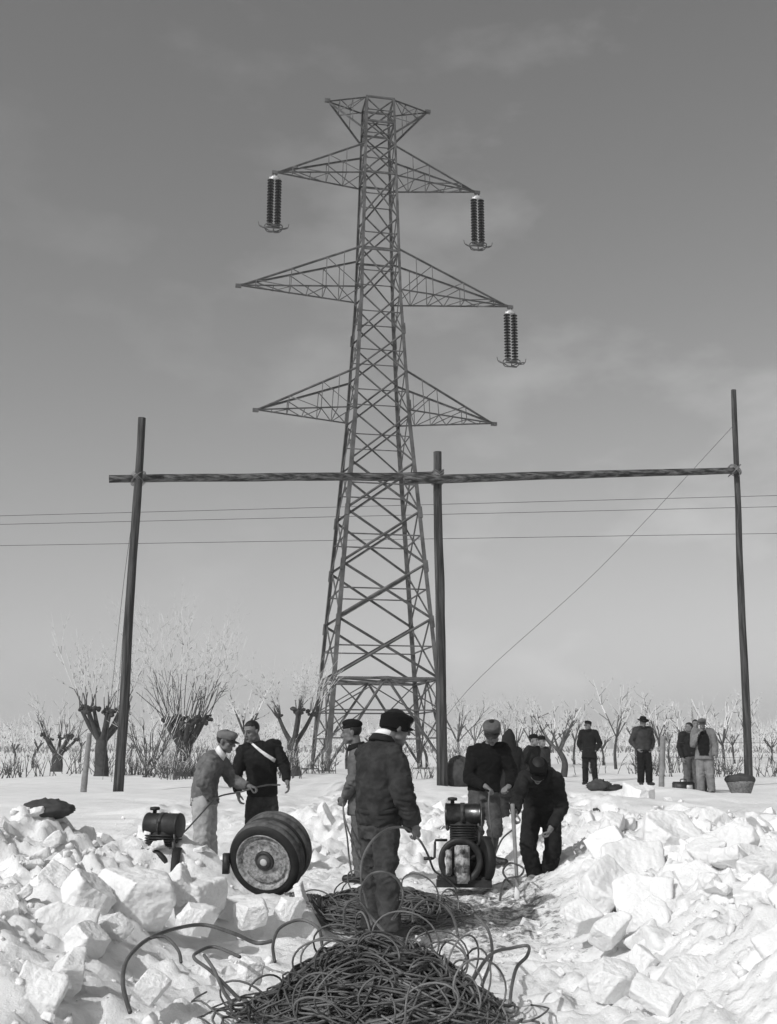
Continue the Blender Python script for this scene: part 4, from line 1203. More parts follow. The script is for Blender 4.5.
def gat(px, Y):
    p = at(px, 760, Y); p.z = gz(p.x, p.y); return p
willow(gat(101, 42), 2.45, 0.95, 26, 3.2, 'pollarded willow with a flat dark knobbed head and few frosted rods, beside the left pole', seed=3, limbs=9, tr=0.24, knob=0.13, up=0.35, fr=0.35, lev=2)
willow(gat(184, 43), 2.15, 0.80, 50, 4.3, 'largest pollarded willow, its wide fan of frosted rods right of the left pole', seed=5, limbs=10, tr=0.36, knob=0.14, up=0.25, fr=0.42, sr=0.018, lev=2)
willow(gat(57, 52), 1.6, 0.85, 26, 2.2, 'small low pollarded willow with short stubby limbs at the far left', seed=8, limbs=7, tr=0.26, knob=0.10)
willow(gat(293, 44), 2.4, 0.8, 40, 2.1, 'forked pollarded willow just left of the pylon foot', seed=12, limbs=4, tr=0.25, knob=0.13, side=0.4, fr=0.35, lev=2)
bare_tree(gat(243, 54), 4.8, 2.6, 'slender frosted tree behind the bareheaded man', None, 21, forks=6)
bare_tree(gat(459, 50), 3.9, 2.0, 'slender bare tree with a narrow fan right of the middle pole', None, 22, forks=8, fr=0.7, tr=0.07)
bare_tree(gat(562, 44), 2.9, 1.9, 'small bare tree with crooked spreading limbs left of the man in black coat', None, 23, forks=5, fr=0.75, tr=0.13)
bare_tree(gat(537, 60), 3.6, 1.7, 'thin bare tree behind the two men in berets', None, 24, forks=6, fr=0.5)
rnd = random.Random(5)
for i, px in enumerate((473, 486, 503, 519, 552, 577, 606, 618, 633, 656, 671, 688, 722, 735, 752, 768)):
    Y = rnd.uniform(52, 82)
    bare_tree(gat(px + rnd.uniform(-4, 4), Y), rnd.uniform(3.0, 4.8), rnd.uniform(1.4, 2.6), 'small bare frosted orchard tree in the field behind the men on the right', 'bare orchard trees on the right', 40 + i, forks=6, fr=0.5, tr=0.08)
for i, px in enumerate((14, 30, 76, 128, 150, 165, 214, 228, 262, 275, 320, 344, 372, 398, 424)):
    Y = rnd.uniform(58, 90)
    bare_tree(gat(px + rnd.uniform(-4, 4), Y), rnd.uniform(2.8, 4.6), rnd.uniform(1.4, 2.6), 'bare frosted tree in the field behind the willows and the pylon', 'bare trees on the left', 70 + i, forks=6, fr=0.22, tr=0.085)
bare_tree(gat(146, 41), 3.4, 1.5, 'many-stemmed bare bush-like tree between the left pole and the largest willow', None, 91, forks=8, fr=0.6, tr=0.05, th=0.1)
bare_tree(gat(153, 42.5), 3.0, 1.6, 'low bare bush-like tree touching the largest willow on its left', None, 92, forks=8, fr=0.6, tr=0.05, th=0.1)
for i in range(50):
    px = rnd.uniform(0, 470) if i < 40 else rnd.uniform(590, 770)
    shrub(gat(px, rnd.uniform(39, 50)), rnd.uniform(0.6, 1.7), rnd.uniform(0.8, 1.6), 'low dark leafless bush poking out of the snow along the tree row', 'low bushes along the tree row', 300 + i, n=16, fr=0.8)
# vine rows behind: posts on wires cannot be counted at this size
bm = bmesh.new()
for i in range(210):
    Y = rnd.uniform(75, 170); px = rnd.uniform(-30, 810)
    p = at(px, 755, Y); p.z = gz(p.x, p.y)
    for q in range(2):
        branch(bm, p + V((rnd.gauss(0, 0.5), 0, -0.1)), V((rnd.gauss(0, 0.25), 0, 1)).normalized(), rnd.uniform(0.8, 2.4), 0.03, rnd, 1, 0.35, 0.3, 0.1, 4)
o = obj('vineyard_rows', bm, [M['twig'], M['frost_haze']], rec=False); o['kind'] = 'stuff'; o['label'] = 'rows of bare vines and hedges fading into the distance'
bm = bmesh.new()
for i in range(420):
    Y = rnd.uniform(230, 420); px = rnd.uniform(-30, 810)
    p = at(px, 755, Y); p.z = gz(p.x, p.y) - 0.2
    for q in range(4):
        branch(bm, p + V((rnd.gauss(0, 1.5), 0, 0)), V((rnd.gauss(0, 0.3), 0, 1)).normalized(), rnd.uniform(3, 9), 0.12, rnd, 1, 0.2, 0.3, 0.1, 4)  # mostly the pale twig material: distance haze put into the colour
o = obj('far_trees', bm, [M['twig'], M['frost_haze']], rec=False); o['kind'] = 'stuff'; o['label'] = 'distant band of pale bare woodland along the horizon'
for i, (px, top) in enumerate(((695, 707), (717, 707), (670, 722))):
    rnd2 = random.Random(600 + i)
    p = gat(px, 470); t = thing('poplar', ('tall hazy poplar far beyond, left one of a pair above the standing men', 'tall hazy poplar far beyond, right one of a pair above the standing men', 'shorter hazy poplar far beyond the fence stake')[i], 'tree', p, 0, 'far poplars')
    hgt = at(px, top, 470).z - p.z
    bm = bmesh.new(); tube(bm, [(0, 0, -0.3), (0, 0, hgt)], [0.45, 0.08], 8); obj('trunk', bm, M['bark'], t)
    bm = bmesh.new()
    for q in range(120):
        z = hgt * rnd2.uniform(0.12, 0.95)
        a = rnd2.uniform(0, 6.28)
        branch(bm, V((0, 0, z)), V((math.cos(a) * 0.45, math.sin(a) * 0.45, 1)).normalized(), hgt * 0.2 * (1.15 - z / hgt), 0.09, rnd2, 1, 0.8, 0.2, 0.2, 4)
    obj('crown', bm, [M['twig'], M['frost_haze']], t, rec=False)

# rope lashings at the joints of the scaffold
beams = [o for o in C.objects if o.name.startswith('crossbeam')]
for (px, py, Y, bi) in ((138.3, 478.5, 29.16, 0), (437.8, 476, 31.12, 0), (437.8, 478.5, 31.05, 1), (734.5, 470.5, 32.88, 1)):
    p = at(px, py, Y); bo = beams[bi]; bm = bmesh.new()
    for k in range(3):
        for sg in (-1, 1):
            pts = []
            for i in range(25):
                q = 2 * math.pi * i / 24
                pts.append(p - bo.location + V((0.15 * math.cos(q) + 0.03 * (k - 1), 0.30 * math.sin(q), sg * 0.15 * math.cos(q) + 0.03 * (k - 1))))
            tube(bm, pts, 0.014, 6)
    obj('lashing', bm, M['cable_pale'], bo)

# ------------------------------------------------------------------ engine with tank (two alike)
def engine(label, loc, rz):
    t = thing('engine', label, 'engine', loc, rz, 'petrol engines with drum tanks')
    X, Yd, Z = V((1, 0, 0)), V((0, 1, 0)), V((0, 0, 1))
    b = bmesh.new()   # tank
    lathe(b, [(-0.185, 0.02), (-0.18, 0.095), (-0.176, 0.113), (-0.165, 0.117), (-0.16, 0.112), (0.16, 0.112), (0.165, 0.117), (0.176, 0.113), (0.18, 0.095), (0.185, 0.02)], (0, 0, 0.655), X, 36)
    tk = obj('tank', b, M['tin'], t)
    b = bmesh.new(); lathe(b, [(-0.022, 0.113), (-0.022, 0.119), (0.022, 0.119), (0.022, 0.113)], (-0.005, 0, 0.655), X, 36, closed=True); box(b, (-0.005, -0.118, 0.645), (0.012, 0.012, 0.05)); obj('strap', b, M['hub'], tk)
    b = bmesh.new(); lathe(b, [(0, 0.02), (0.03, 0.02), (0.03, 0.045), (0.05, 0.05), (0.06, 0.042), (0.064, 0.01)], (-0.105, 0, 0.763), Z, 18); obj('filler_cap', b, M['iron'], tk)
    b = bmesh.new()
    for x in (-0.155, -0.11, 0.14): tube(b, [(x, -0.05, 0.60), (x, -0.06, 0.52)], 0.016, 8); ell(b, (x, -0.06, 0.53), (0.02, 0.02, 0.025), u=8, v=6)
    obj('fuel_tap', b, M['iron'], t)
    b = bmesh.new()   # crank case
    eloft(b, [((0, 0, 0.08), X, Yd, 0.17, 0.16), ((0, 0, 0.30), X, Yd, 0.16, 0.15), ((0.0, 0, 0.42), X, Yd, 0.12, 0.12), ((0.0, 0, 0.6), X, Yd, 0.11, 0.10)])
    for i in range(7): box(b, (0, 0, 0.42 + i * 0.024), (0.135, 0.125, 0.006))
    obj('crankcase', b, M['iron'], t)
    b = bmesh.new(); tube(b, catmull([(0.12, -0.06, 0.52), (0.15, -0.08, 0.48), (0.15, -0.08, 0.40), (0.12, -0.06, 0.36)], 5), 0.022, 10); tube(b, [(0.15, -0.07, 0.6), (0.15, -0.07, 0.42)], 0.012, 8); obj('exhaust_pipe', b, M['zincdark'], t)
    b = bmesh.new()   # flywheel facing the camera
    o = V((-0.03, -0.2, 0.235)); ax = V((0, 1, 0))
    lathe(b, [(-0.03, 0.155), (-0.036, 0.195), (-0.03, 0.218), (0.03, 0.218), (0.036, 0.195), (0.03, 0.155)], o, ax, 44, closed=True)
    for i in range(5):
        a = 2 * math.pi * i / 5 + 0.3
        bar(b, o + V((math.cos(a), 0, math.sin(a))) * 0.04, o + V((math.cos(a), 0, math.sin(a))) * 0.17, 0.035, 0.025)
    lathe(b, [(-0.045, 0.045), (0.045, 0.045)], o, ax, 20)
    obj('flywheel', b, M['iron'], t)
    b = bmesh.new()   # pale casing
    for f in box(b, (-0.015, -0.245, 0.215), (0.072, 0.022, 0.17)): pass
    bmesh.ops.bevel(b, geom=list(b.edges), offset=0.012, segments=2, affect='EDGES')
    box(b, (-0.015, -0.268, 0.08), (0.05, 0.006, 0.05)); ell(b, (-0.015, -0.268, 0.22), (0.025, 0.012, 0.03), u=12, v=8)
    lathe(b, [(0, 0.02), (0.02, 0.02)], (-0.015, -0.26, 0.33), (0, -1, 0), 10)
    obj('casing', b, M['casing'], t)
    b = bmesh.new(); box(b, (-0.145, -0.235, 0.22), (0.03, 0.02, 0.12)); bmesh.ops.bevel(b, geom=list(b.edges), offset=0.01, segments=2, affect='EDGES'); obj('side_plate', b, M['casing'], t)
    b = bmesh.new()   # belt pulley at the side
    lathe(b, [(-0.03, 0.03), (-0.03, 0.17), (-0.04, 0.205), (-0.032, 0.215), (0.032, 0.215), (0.04, 0.205), (0.03, 0.17), (0.03, 0.03)], (0.20, -0.09, 0.245), V((0.93, 0.36, 0)), 40)
    lathe(b, [(-0.16, 0.025), (0.07, 0.025)], (0.20, -0.09, 0.245), V((0.93, 0.36, 0)), 14)
    obj('pulley', b, M['rubber'], t)
    b = bmesh.new()   # starting handle
    tube(b, [(-0.16, -0.1, 0.42), (-0.275, -0.12, 0.42), (-0.28, -0.13, 0.40), (-0.285, -0.14, 0.26), (-0.30, -0.145, 0.25), (-0.385, -0.16, 0.25)], 0.0125, 8)
    tube(b, [(-0.31, -0.147, 0.25), (-0.39, -0.161, 0.25)], 0.017, 8)
    obj('crank_handle', b, M['iron'], t)
    b = bmesh.new()
    for y in (-0.16, 0.16): box(b, (0, y, 0.02), (0.27, 0.035, 0.035))
    for x in (-0.2, 0.2): box(b, (x, 0, 0.06), (0.03, 0.2, 0.02))
    obj('skid', b, M['iron'], t, smooth=False)
    return t
def on(px, py, Y, dz=0.0):
    p = at(px, py, Y); p.z = gz(p.x, p.y) + dz; return p
p = at(465.5, 884, 11.0)
eng = engine('oily engine with drum tank, flywheel and starting crank, standing before the man in knee boots', (p.x, 11.0 + 0.2, p.z - 0.02), R(-4))
p = at(163.5, 824.5, 11.0)
eng2 = engine('dark engine half sunk in the left snow heap, mainly its drum tank in view', at(164, 825, 10.9) - V((0, 0, 0.655)), R(-16))
for ch in eng2.children:
    if ch.name.startswith('tank'): ch.data.materials[0] = M['iron']

# ------------------------------------------------------------------ the pair of wheels
ax = V((0.26, 0.90, 0.34)).normalized()
hubp = at(263.5, 862.5, 9.9)
t = thing('wheel_pair', 'pair of rubber-tyred wheels on one axle with rusty pale disc, tilted on the snow', 'wheels', hubp - V((0, 0, 0.35)))
o0 = V((0, 0, 0.35))
t.location = hubp - V((0, 0, 0.35 * 0.95)); t.scale = (0.95,) * 3
tyre = [(-0.085, 0.255), (-0.094, 0.27), (-0.098, 0.295), (-0.092, 0.322), (-0.075, 0.345), (-0.045, 0.357), (-0.012, 0.361), (-0.006, 0.354), (0.006, 0.354), (0.012, 0.361), (0.045, 0.357), (0.075, 0.345), (0.092, 0.322), (0.098, 0.295), (0.094, 0.27), (0.085, 0.255)]
for k, dist in enumerate((0.09, 0.29)):
    b = bmesh.new(); lathe(b, tyre, o0 + ax * dist, ax, 64, closed=True)
    ty = obj('tyre', b, [M['rubber'], M['dust']], t)
    for pl in ty.data.polygons:
        c = pl.center - o0 - ax * dist; rad = (c - ax * c.dot(ax)).length
        if rad > 0.342 and abs(c.dot(ax)) < 0.09: pl.material_index = 1
    b = bmesh.new()
    lathe(b, [(-0.09, 0.258), (-0.098, 0.268), (-0.102, 0.262), (-0.085, 0.245), (-0.06, 0.235), (-0.055, 0.22), (-0.07, 0.212), (-0.072, 0.2), (-0.055, 0.17), (-0.05, 0.12), (-0.06, 0.1), (-0.062, 0.095), (-0.03, 0.088), (-0.03, 0.03), (0.085, 0.03), (0.085, 0.258)], o0 + ax * dist, ax, 64, closed=True)
    rm = obj('rim', b, M['rim'], t)
    b = bmesh.new(); lathe(b, [(-0.03, 0.088), (-0.075, 0.09), (-0.08, 0.082), (-0.07, 0.072), (-0.075, 0.06), (-0.08, 0.05), (-0.06, 0.042), (-0.04, 0.03)], o0 + ax * dist, ax, 40, cap=False)
    obj('hub', b, M['hub'], rm)
    if k == 0:
        b = bmesh.new(); lathe(b, [(-0.05, 0.034), (-0.095, 0.034), (-0.1, 0.026), (-0.1, 0.005)], o0 + ax * dist, ax, 14); obj('bolt', b, M['bolt'], rm)
b = bmesh.new(); lathe(b, [(0.0, 0.06), (0.34, 0.06)], o0, ax, 18); lathe(b, [(0.14, 0.2), (0.14, 0.23), (0.22, 0.23), (0.22, 0.2)], o0, ax, 48, closed=True)
obj('axle', b, M['dust'], t)
b = bmesh.new(); x_, y_, _ = frame(ax); 
box(b, o0 + V((-0.36, 0.12, -0.02)), (0.03, 0.05, 0.09)); tube(b, [o0 + V((-0.36, 0.12, 0.0)), o0 + ax * 0.3], 0.03, 8); obj('bracket', b, M['iron'], t)

# ------------------------------------------------------------------ cables
def heap(name, c, rx, ry, h, n, label, seed, rise=0.3, r=0.0072, loops=12, pw=0.75):
    rnd = random.Random(seed)
    b = bmesh.new(); c = V(c)
    for i in range(n):
        k = rnd.random() ** 0.6
        a0 = rnd.uniform(0, 6.28)
        cx, cy = rnd.gauss(0, 0.26) * rx, rnd.gauss(0, 0.26) * ry
        rr = rnd.uniform(0.35, 0.95)
        lay = rnd.random()
        turn = rnd.uniform(0.5, 1.15) * 2 * math.pi
        tilt = rnd.gauss(0, 0.22); td = rnd.uniform(0, 6.28)
        pts = []
        m = 26; wob = [rnd.uniform(0, 6.28) for _ in range(4)]
        for j in range(m + 1):
            a = a0 + turn * j / m
            q = rr * (1 + 0.12 * math.sin(2 * a + wob[0]) + 0.08 * math.sin(3 * a + wob[1]))
            x, y = cx + rx * 0.72 * q * math.cos(a), cy + ry * 0.72 * q * math.sin(a)
            e = (x / rx) ** 2 + (y / ry) ** 2
            prof = max(0.03, 1 - e) ** pw
            z = h * prof * (0.15 + 0.85 * lay) + tilt * math.cos(a - td) * 0.25 * rr * rise + 0.02 * math.sin(5 * a + wob[2]) + 0.02
            gz0 = gz(c.x + x, c.y + y, False) - c.z + 0.02
            pts.append(V((x, y, max(z, gz0))))
        tube(b, pts, r * rnd.uniform(0.8, 1.2), 6, mi=int(rnd.random() < 0.35))
    for i in range(loops):       # springy loops that stand up out of the heap
        a = rnd.uniform(0, 6.28); q = rnd.uniform(0.2, 0.95)
        p = V((rx * q * math.cos(a), ry * q * math.sin(a), h * max(0.02, 1 - q * q) ** pw * 0.75))
        R0 = rnd.uniform(0.06, 0.155); t1 = rnd.uniform(0, 3.14); lean = rnd.uniform(-0.6, 0.6)
        ex = V((math.cos(t1), math.sin(t1) * 0.6, rnd.uniform(-0.2, 0.2))).normalized(); ez = V((lean * 0.6, rnd.uniform(-0.5, 0.3), 1)).normalized()
        tr = rnd.uniform(0.7, 1.2) * 2 * math.pi; s0 = rnd.uniform(-2.4, -1.2)
        tube(b, [p + ex * (R0 * 1.25 * math.cos(s0 + tr * j / 24)) + ez * (R0 * (0.75 + math.sin(s0 + tr * j / 24))) for j in range(25)], r, 6, mi=int(rnd.random() < 0.5))
    o = obj(name, b, [M['cable'], M['cable_pale']], rec=False); o.location = c
    return tag(o, label, 'cable')
p = at(376, 985, 6.25)
heap('cable_heap', (p.x, 6.22, gz(p.x, 6.22, False)), 0.72, 0.56, 0.38, 290, 'big tangled heap of dark steel cable in front of the man in overalls', 3, loops=36, pw=1.25, r=0.0056)
p = at(382, 885, 10.0)
heap('cable_heap', (p.x, 9.9, gz(p.x, 9.9, False) - 0.01), 0.70, 0.85, 0.20, 380, 'flatter coil of dark cable lying behind the man in overalls', 4, loops=10, rise=0.2, r=0.0066)
def cab(pts, label, r=0.009, group=None, k=7):
    return cord('cable', [at(*q) if len(q) == 3 else V(q) for q in pts], r, M['cable'], label, 'cable', group, k=k, seg=8)
cab([(413, 832, 8.5), (403, 827.5, 8.38), (388, 829, 8.25), (373, 840, 8.1), (363, 858, 8.0), (361, 878, 7.9), (366, 900, 7.7), (372, 925, 7.2)], 'cable curving from the hand of the man in overalls across his thigh')
cab([(415, 836, 8.5), (421, 842, 8.5), (428, 855, 8.8), (434, 870, 9.4), (442, 876, 9.9), (452, 884, 10.3), (456, 889, 10.6)], 'cable running from the hand of the man in overalls to the engine')
cab([(361, 905, 7.4), (361, 889, 7.5), (370, 875, 7.6), (384, 872, 7.6), (397, 879, 7.6), (403, 893, 7.6), (400, 908, 7.5), (392, 920, 7.3)], 'upright cable loop before the shins of the man in overalls')
cab([(344, 925, 7.2), (345, 908, 7.3), (353, 900, 7.3), (362, 904, 7.3), (372, 918, 7.2), (384, 932, 7.0)], 'small cable loop left of the shins of the man in overalls')
cab([(413, 922, 7.2), (414, 910, 7.3), (425, 900, 7.3), (440, 903, 7.3), (452, 915, 7.2), (458, 935, 6.9)], 'cable loop rising from the big heap on the right of the shins')
cab([(343, 803, 11.65), (344, 815, 11.6), (348, 829, 11.5), (352, 840, 11.3), (362, 872, 10.6)], 'cable hanging from the hand of the man in beret, right-hand strand')
cab([(343, 803, 11.66), (344, 818, 11.66), (347, 836, 11.6), (349, 856, 11.2), (352, 876, 10.5)], 'cable hanging from the hand of the man in beret, left-hand strand')
cab([(172, 838, 11.0), (182, 834, 11.3), (200, 815, 11.8), (213, 801, 12.1), (222, 795.5, 12.25), (240, 792, 12.3), (254, 788, 12.28), (268, 785, 12.4), (280, 785, 12.55)], 'cable held by the man in pale trousers and running to the sunk engine')
cab([(491, 789, 12.74), (489, 796, 12.65), (489, 810, 12.6), (492, 835, 12.5), (495, 861, 12.6)], 'cable hanging from the hands of the man in knee boots')
cab([(515, 828, 11.1), (503, 838, 11.6), (497, 850, 11.9), (495, 858, 12.2), (500, 862, 12.3)], 'thin cable arching down right of the knee boots')
def lcab(pts, label, lift=0.02, r=0.0095):
    out = []
    for px, py, Y, dz in pts:
        p = at(px, py, Y)
        p.z = max(p.z, gz(p.x, p.y) + lift + dz)
        out.append(p)
    return cord('cable', out, r, M['cable'], label, 'cable', 'loose cable ends on the snow', k=7, seg=8)
lcab([(130, 1012, 5.7, 0), (123, 985, 6.0, 0), (126, 962, 6.3, 0), (140, 945, 6.6, 0), (155, 936, 6.9, 0), (178, 928, 7.2, 0), (205, 925, 7.4, 0), (235, 934, 7.2, 0), (256, 943, 7.0, 0), (272, 941, 7.0, 0)], 'long loose cable end looping out to the far left of the big heap', r=0.012)
lcab([(150, 938, 6.8, 0), (165, 937, 6.8, 0), (178, 950, 6.5, 0.03), (181, 962, 6.3, 0)], 'short hooked cable end branching from the far left loop')
lcab([(240, 1000, 5.8, 0), (212, 972, 6.2, 0), (194, 958, 6.4, 0), (200, 951, 6.5, 0.04), (215, 947, 6.6, 0), (240, 957, 6.4, 0)], 'pointed loose cable loop left of the big heap')
lcab([(204, 955, 6.4, 0), (214, 970, 6.2, 0.05), (224, 992, 5.9, 0.02), (232, 1003, 5.7, 0)], 'straight springy cable end left of the big heap')
lcab([(275, 962, 6.5, 0), (273, 945, 6.6, 0), (280, 928, 6.8, 0.05), (300, 920, 6.9, 0.1), (318, 928, 6.8, 0.1), (322, 945, 6.5, 0.1)], 'tall open cable arch at the left side of the big heap')
lcab([(470, 985, 6.0, 0.1), (490, 955, 6.2, 0.1), (512, 948, 6.4, 0), (528, 946, 6.4, 0), (527, 956, 6.2, 0), (517, 967, 6.1, 0), (512, 985, 5.9, 0), (510, 1003, 5.7, 0)], 'loose cable loop bending back at the right side of the big heap')
lcab([(475, 915, 7.4, 0), (488, 930, 7.1, 0.04), (492, 955, 6.7, 0.04), (482, 985, 6.0, 0.1)], 'cable end drooping down the right shoulder of the big heap')
lcab([(500, 900, 8.4, 0), (505, 880, 9.6, 0), (520, 876, 10.2, 0), (523, 868, 10.6, 0.02), (510, 863, 10.8, 0.02), (503, 872, 10.2, 0), (512, 885, 9.4, 0)], 'small coil of cable on the snow beside the wooden shaft')

# ------------------------------------------------------------------ shaft, marker and things lying about
a, b_ = at(512.5, 804, 10.95), at(517.5, 884, 10.72)
b_.z = min(b_.z, gz(b_.x, b_.y) - 0.02)
log('wooden_shaft', (b_, a), 0.016, 0.021, M['palewood'], 'upright wooden tool shaft gripped by the bending man', 'tool shaft', sides=12, seed=9)
p = on(516.5, 888, 10.5)
b = bmesh.new(); eloft(b, [((0, 0, -0.05), V((1, 0, 0)), V((0, 1, 0)), 0.026, 0.02), ((0.003, 0, 0.03), V((1, 0, 0)), V((0, 1, 0)), 0.026, 0.02), ((0.008, 0, 0.10), V((1, 0, 0)), V((0, 1, 0)), 0.022, 0.018)], 12)
o = obj('marker_peg', b, M['white_cloth']); o.location = p; tag(o, 'short white peg in the snow at the foot of the wooden shaft', 'peg')
def bundle(name, loc, sx, sy, sz, m, label, cat, seed, amp=0.25):
    b = bmesh.new(); ell(b, (0, 0, sz * 0.8), (sx, sy, sz), u=32, v=18)
    for v in b.verts:
        q = V((v.co.x / sx, v.co.y / sy, v.co.z / sz)) * 1.6 + V((seed, 0, 0))
        v.co += V((v.co.x, v.co.y, v.co.z - sz * 0.8)).normalized() * (min(sx, sy, sz) * amp * (1 - 2 * abs(noise.noise(q * 1.4))) + 0.02 * noise.noise(q * 4))
        v.co.z = max(v.co.z, -0.05)
    o = obj(name, b, m); o.location = loc
    return tag(o, label, cat)
p = at(599, 787, 29.5); p.z = gz(p.x, p.y)
bundle('tarpaulin', p, 0.30, 0.24, 0.13, M['canvas'], 'dark folded tarpaulin on the snow at the feet of the man in black coat', 'tarpaulin', 3, 0.5)
p = at(616, 786, 29.3); p.z = gz(p.x, p.y)
bundle('sack', p, 0.25, 0.2, 0.08, M['leather'], 'flat dark sack lying right of the folded tarpaulin', 'sack', 6, 0.5)
p = at(455, 784, 31.5); p.z = gz(p.x, p.y)
bundle('covered_crate', p + V((0.12, 0, 0)), 0.36, 0.35, 0.42, M['canvas'], 'dark canvas-covered stack standing right of the middle pole', 'covered stack', 9, 0.32)
p = at(30, 808, 9.5); p.z = gz(p.x, p.y)
bundle('dark_sack', V((-2.93, 9.6, gz(-2.93, 9.6) - 0.02)), 0.22, 0.15, 0.07, M['canvas'], 'dark limp sack on top of the left heap, cut by the picture edge', 'sack', 12, 0.4)
# case on the snow by the standing men
p = at(684, 795, 25.6); p.z = gz(p.x, p.y) - 0.02
t = thing('case', 'small black case with a pale label at the feet of the men on the right', 'case', p, R(10))
b = bmesh.new(); box(b, (0, 0, 0.12), (0.24, 0.1, 0.13)); bmesh.ops.bevel(b, geom=list(b.edges), offset=0.02, segments=2, affect='EDGES'); obj('box', b, M['leather'], t)
b = bmesh.new(); tube(b, catmull([(-0.07, 0, 0.24), (-0.06, 0, 0.3), (0.06, 0, 0.3), (0.07, 0, 0.24)], 5), 0.012, 8); obj('handle', b, M['leather'], t)
b = bmesh.new(); box(b, (0.1, -0.103, 0.13), (0.07, 0.003, 0.05)); obj('name_plate', b, M['zinc'], t)
# basket
p = at(741, 793, 26.6); p.z = gz(p.x, p.y) - 0.02
t = thing('basket', 'round wicker basket with a dark bulging load right of the pale-coated man', 'basket', p, 0)
b = bmesh.new(); lathe(b, [(0, 0.2), (0.1, 0.25), (0.28, 0.32), (0.34, 0.34), (0.34, 0.31), (0.1, 0.22)], (0, 0, 0), (0, 0, 1), 30); obj('basket_body', b, mat('wicker', 0.16, 0.8, 0.6, 20, 0.9, 60, 0.02), t)
b = bmesh.new(); ell(b, (0, 0, 0.36), (0.36, 0.34, 0.14), u=22, v=12)
for v in b.verts: v.co += v.co.normalized() * 0.05 * noise.noise(v.co * 6)
obj('load', b, M['canvas'], t)
# wire fence strands behind the men
for i, z in enumerate((733, 748)):
    cord('fence_wire', (at(662.5, z + 9, 24.0), at(700, z + 9.5, 28.5), at(780, z + 10, 29.5)), 0.006, M['wire'], ('upper fence wire running right from the fence stake', 'lower fence wire running right from the fence stake')[i], 'fence wire', k=5)

# ------------------------------------------------------------------ air, sky, sun, camera
HAZE = 0.0007
if HAZE:
    b = bmesh.new(); box(b, (0, 740, 24), (930, 800, 26)); hz = obj('haze', b, [], smooth=False)
    hz['kind'] = 'stuff'; hz['label'] = 'pale winter haze over the snowy plain'
    m = bpy.data.materials.new('haze'); m.use_nodes = True; tr = m.node_tree; tr.nodes.remove(tr.nodes['Principled BSDF'])
    pv = tr.nodes.new('ShaderNodeVolumePrincipled'); pv.inputs['Color'].default_value = (0.9, 0.9, 0.9, 1); pv.inputs['Density'].default_value = HAZE; pv.inputs['Anisotropy'].default_value = 0.3
    tr.links.new(pv.outputs[0], tr.nodes['Material Output'].inputs['Volume'])
    hz.data.materials.append(m)
SUN_EL, SUN_AZ = 37.0, -140.0     # azimuth from straight ahead (+Y), negative = picture left: left and behind the camera
sd = V((math.sin(R(SUN_AZ)) * math.cos(R(SUN_EL)), math.cos(R(SUN_AZ)) * math.cos(R(SUN_EL)), math.sin(R(SUN_EL))))
w = bpy.data.worlds.new('World'); S.world = w; w.use_nodes = True
N, L = w.node_tree.nodes, w.node_tree.links
bg = N['Background']
sky = N.new('ShaderNodeTexSky'); sky.sky_type = 'NISHITA'; sky.sun_disc = False; sky.sun_elevation = R(SUN_EL); sky.sun_rotation = R(SUN_AZ); sky.air_density = 1.3; sky.dust_density = 2.0
sp = N.new('ShaderNodeSeparateColor'); L.new(sky.outputs[0], sp.inputs[0])
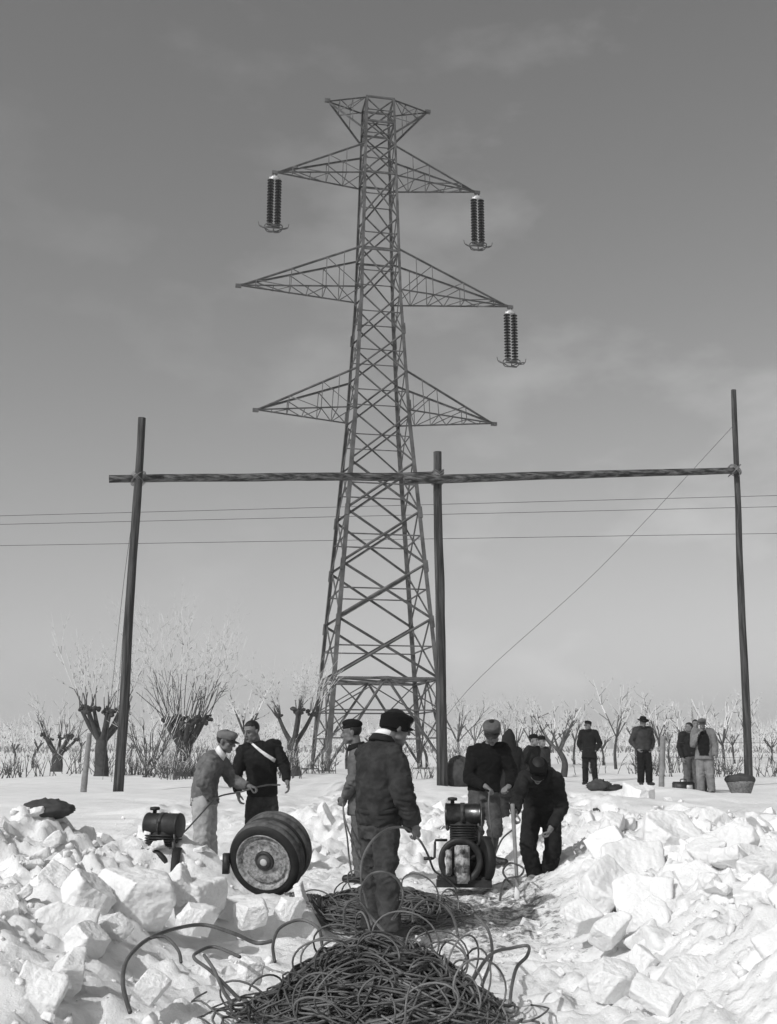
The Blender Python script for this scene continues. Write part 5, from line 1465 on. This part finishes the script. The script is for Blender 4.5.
# panchromatic plate behind a yellow filter: grey from red and green
def mth(op, a, b):
    q = N.new('ShaderNodeMath'); q.operation = op
    for i, s in enumerate((a, b)):
        if isinstance(s, (int, float)): q.inputs[i].default_value = s
        else: L.new(s, q.inputs[i])
    return q.outputs[0]
g = mth('ADD', mth('MULTIPLY', sp.outputs[0], 0.55), mth('MULTIPLY', sp.outputs[1], 0.45))
tc = N.new('ShaderNodeTexCoord')
mp = N.new('ShaderNodeMapping'); mp.inputs['Scale'].default_value = (1.6, 1.6, 3.2); L.new(tc.outputs['Generated'], mp.inputs['Vector'])
n1 = N.new('ShaderNodeTexNoise'); n1.inputs['Scale'].default_value = 3.2; n1.inputs['Detail'].default_value = 7; n1.inputs['Roughness'].default_value = 0.55; L.new(mp.outputs[0], n1.inputs['Vector'])
cl = N.new('ShaderNodeMapRange'); cl.inputs['From Min'].default_value = 0.52; cl.inputs['From Max'].default_value = 0.82; cl.inputs['To Min'].default_value = 0.0; cl.inputs['To Max'].default_value = 1.5
L.new(n1.outputs['Fac'], cl.inputs['Value'])
sx = N.new('ShaderNodeSeparateXYZ'); L.new(tc.outputs['Generated'], sx.inputs[0])
side = N.new('ShaderNodeMapRange'); side.inputs['From Min'].default_value = -0.35; side.inputs['From Max'].default_value = 0.25; side.inputs['To Min'].default_value = 0.25; side.inputs['To Max'].default_value = 1.15; L.new(sx.outputs[0], side.inputs['Value'])
g = mth('ADD', g, mth('MULTIPLY', cl.outputs[0], side.outputs[0]))
L.new(g, bg.inputs['Color']); bg.inputs['Strength'].default_value = 0.1
sl = bpy.data.lights.new('sun', 'SUN'); sl.energy = 2.35; sl.angle = R(0.6); sl.color = (1, 1, 1)
so = bpy.data.objects.new('sun', sl); C.objects.link(so); so.rotation_euler = (-sd).to_track_quat('-Z', 'Y').to_euler(); so.location = sd * 60
cam = bpy.data.cameras.new('camera'); cam.sensor_fit = 'VERTICAL'; cam.sensor_height = 36; cam.lens = F / 1024 * 36; cam.clip_end = 5000; cam.clip_start = 0.1
co = bpy.data.objects.new('camera', cam); C.objects.link(co); co.location = (0, 0, CAMH); co.rotation_euler = (R(90) + TILT, 0, 0)
S.camera = co
S.view_settings.view_transform = 'Standard'; S.view_settings.look = 'None'; S.view_settings.exposure = 0.15; S.view_settings.gamma = 1.0
S.render.engine = 'CYCLES'
S.cycles.use_denoising = True
S.cycles.max_bounces = 6; S.cycles.volume_bounces = 1
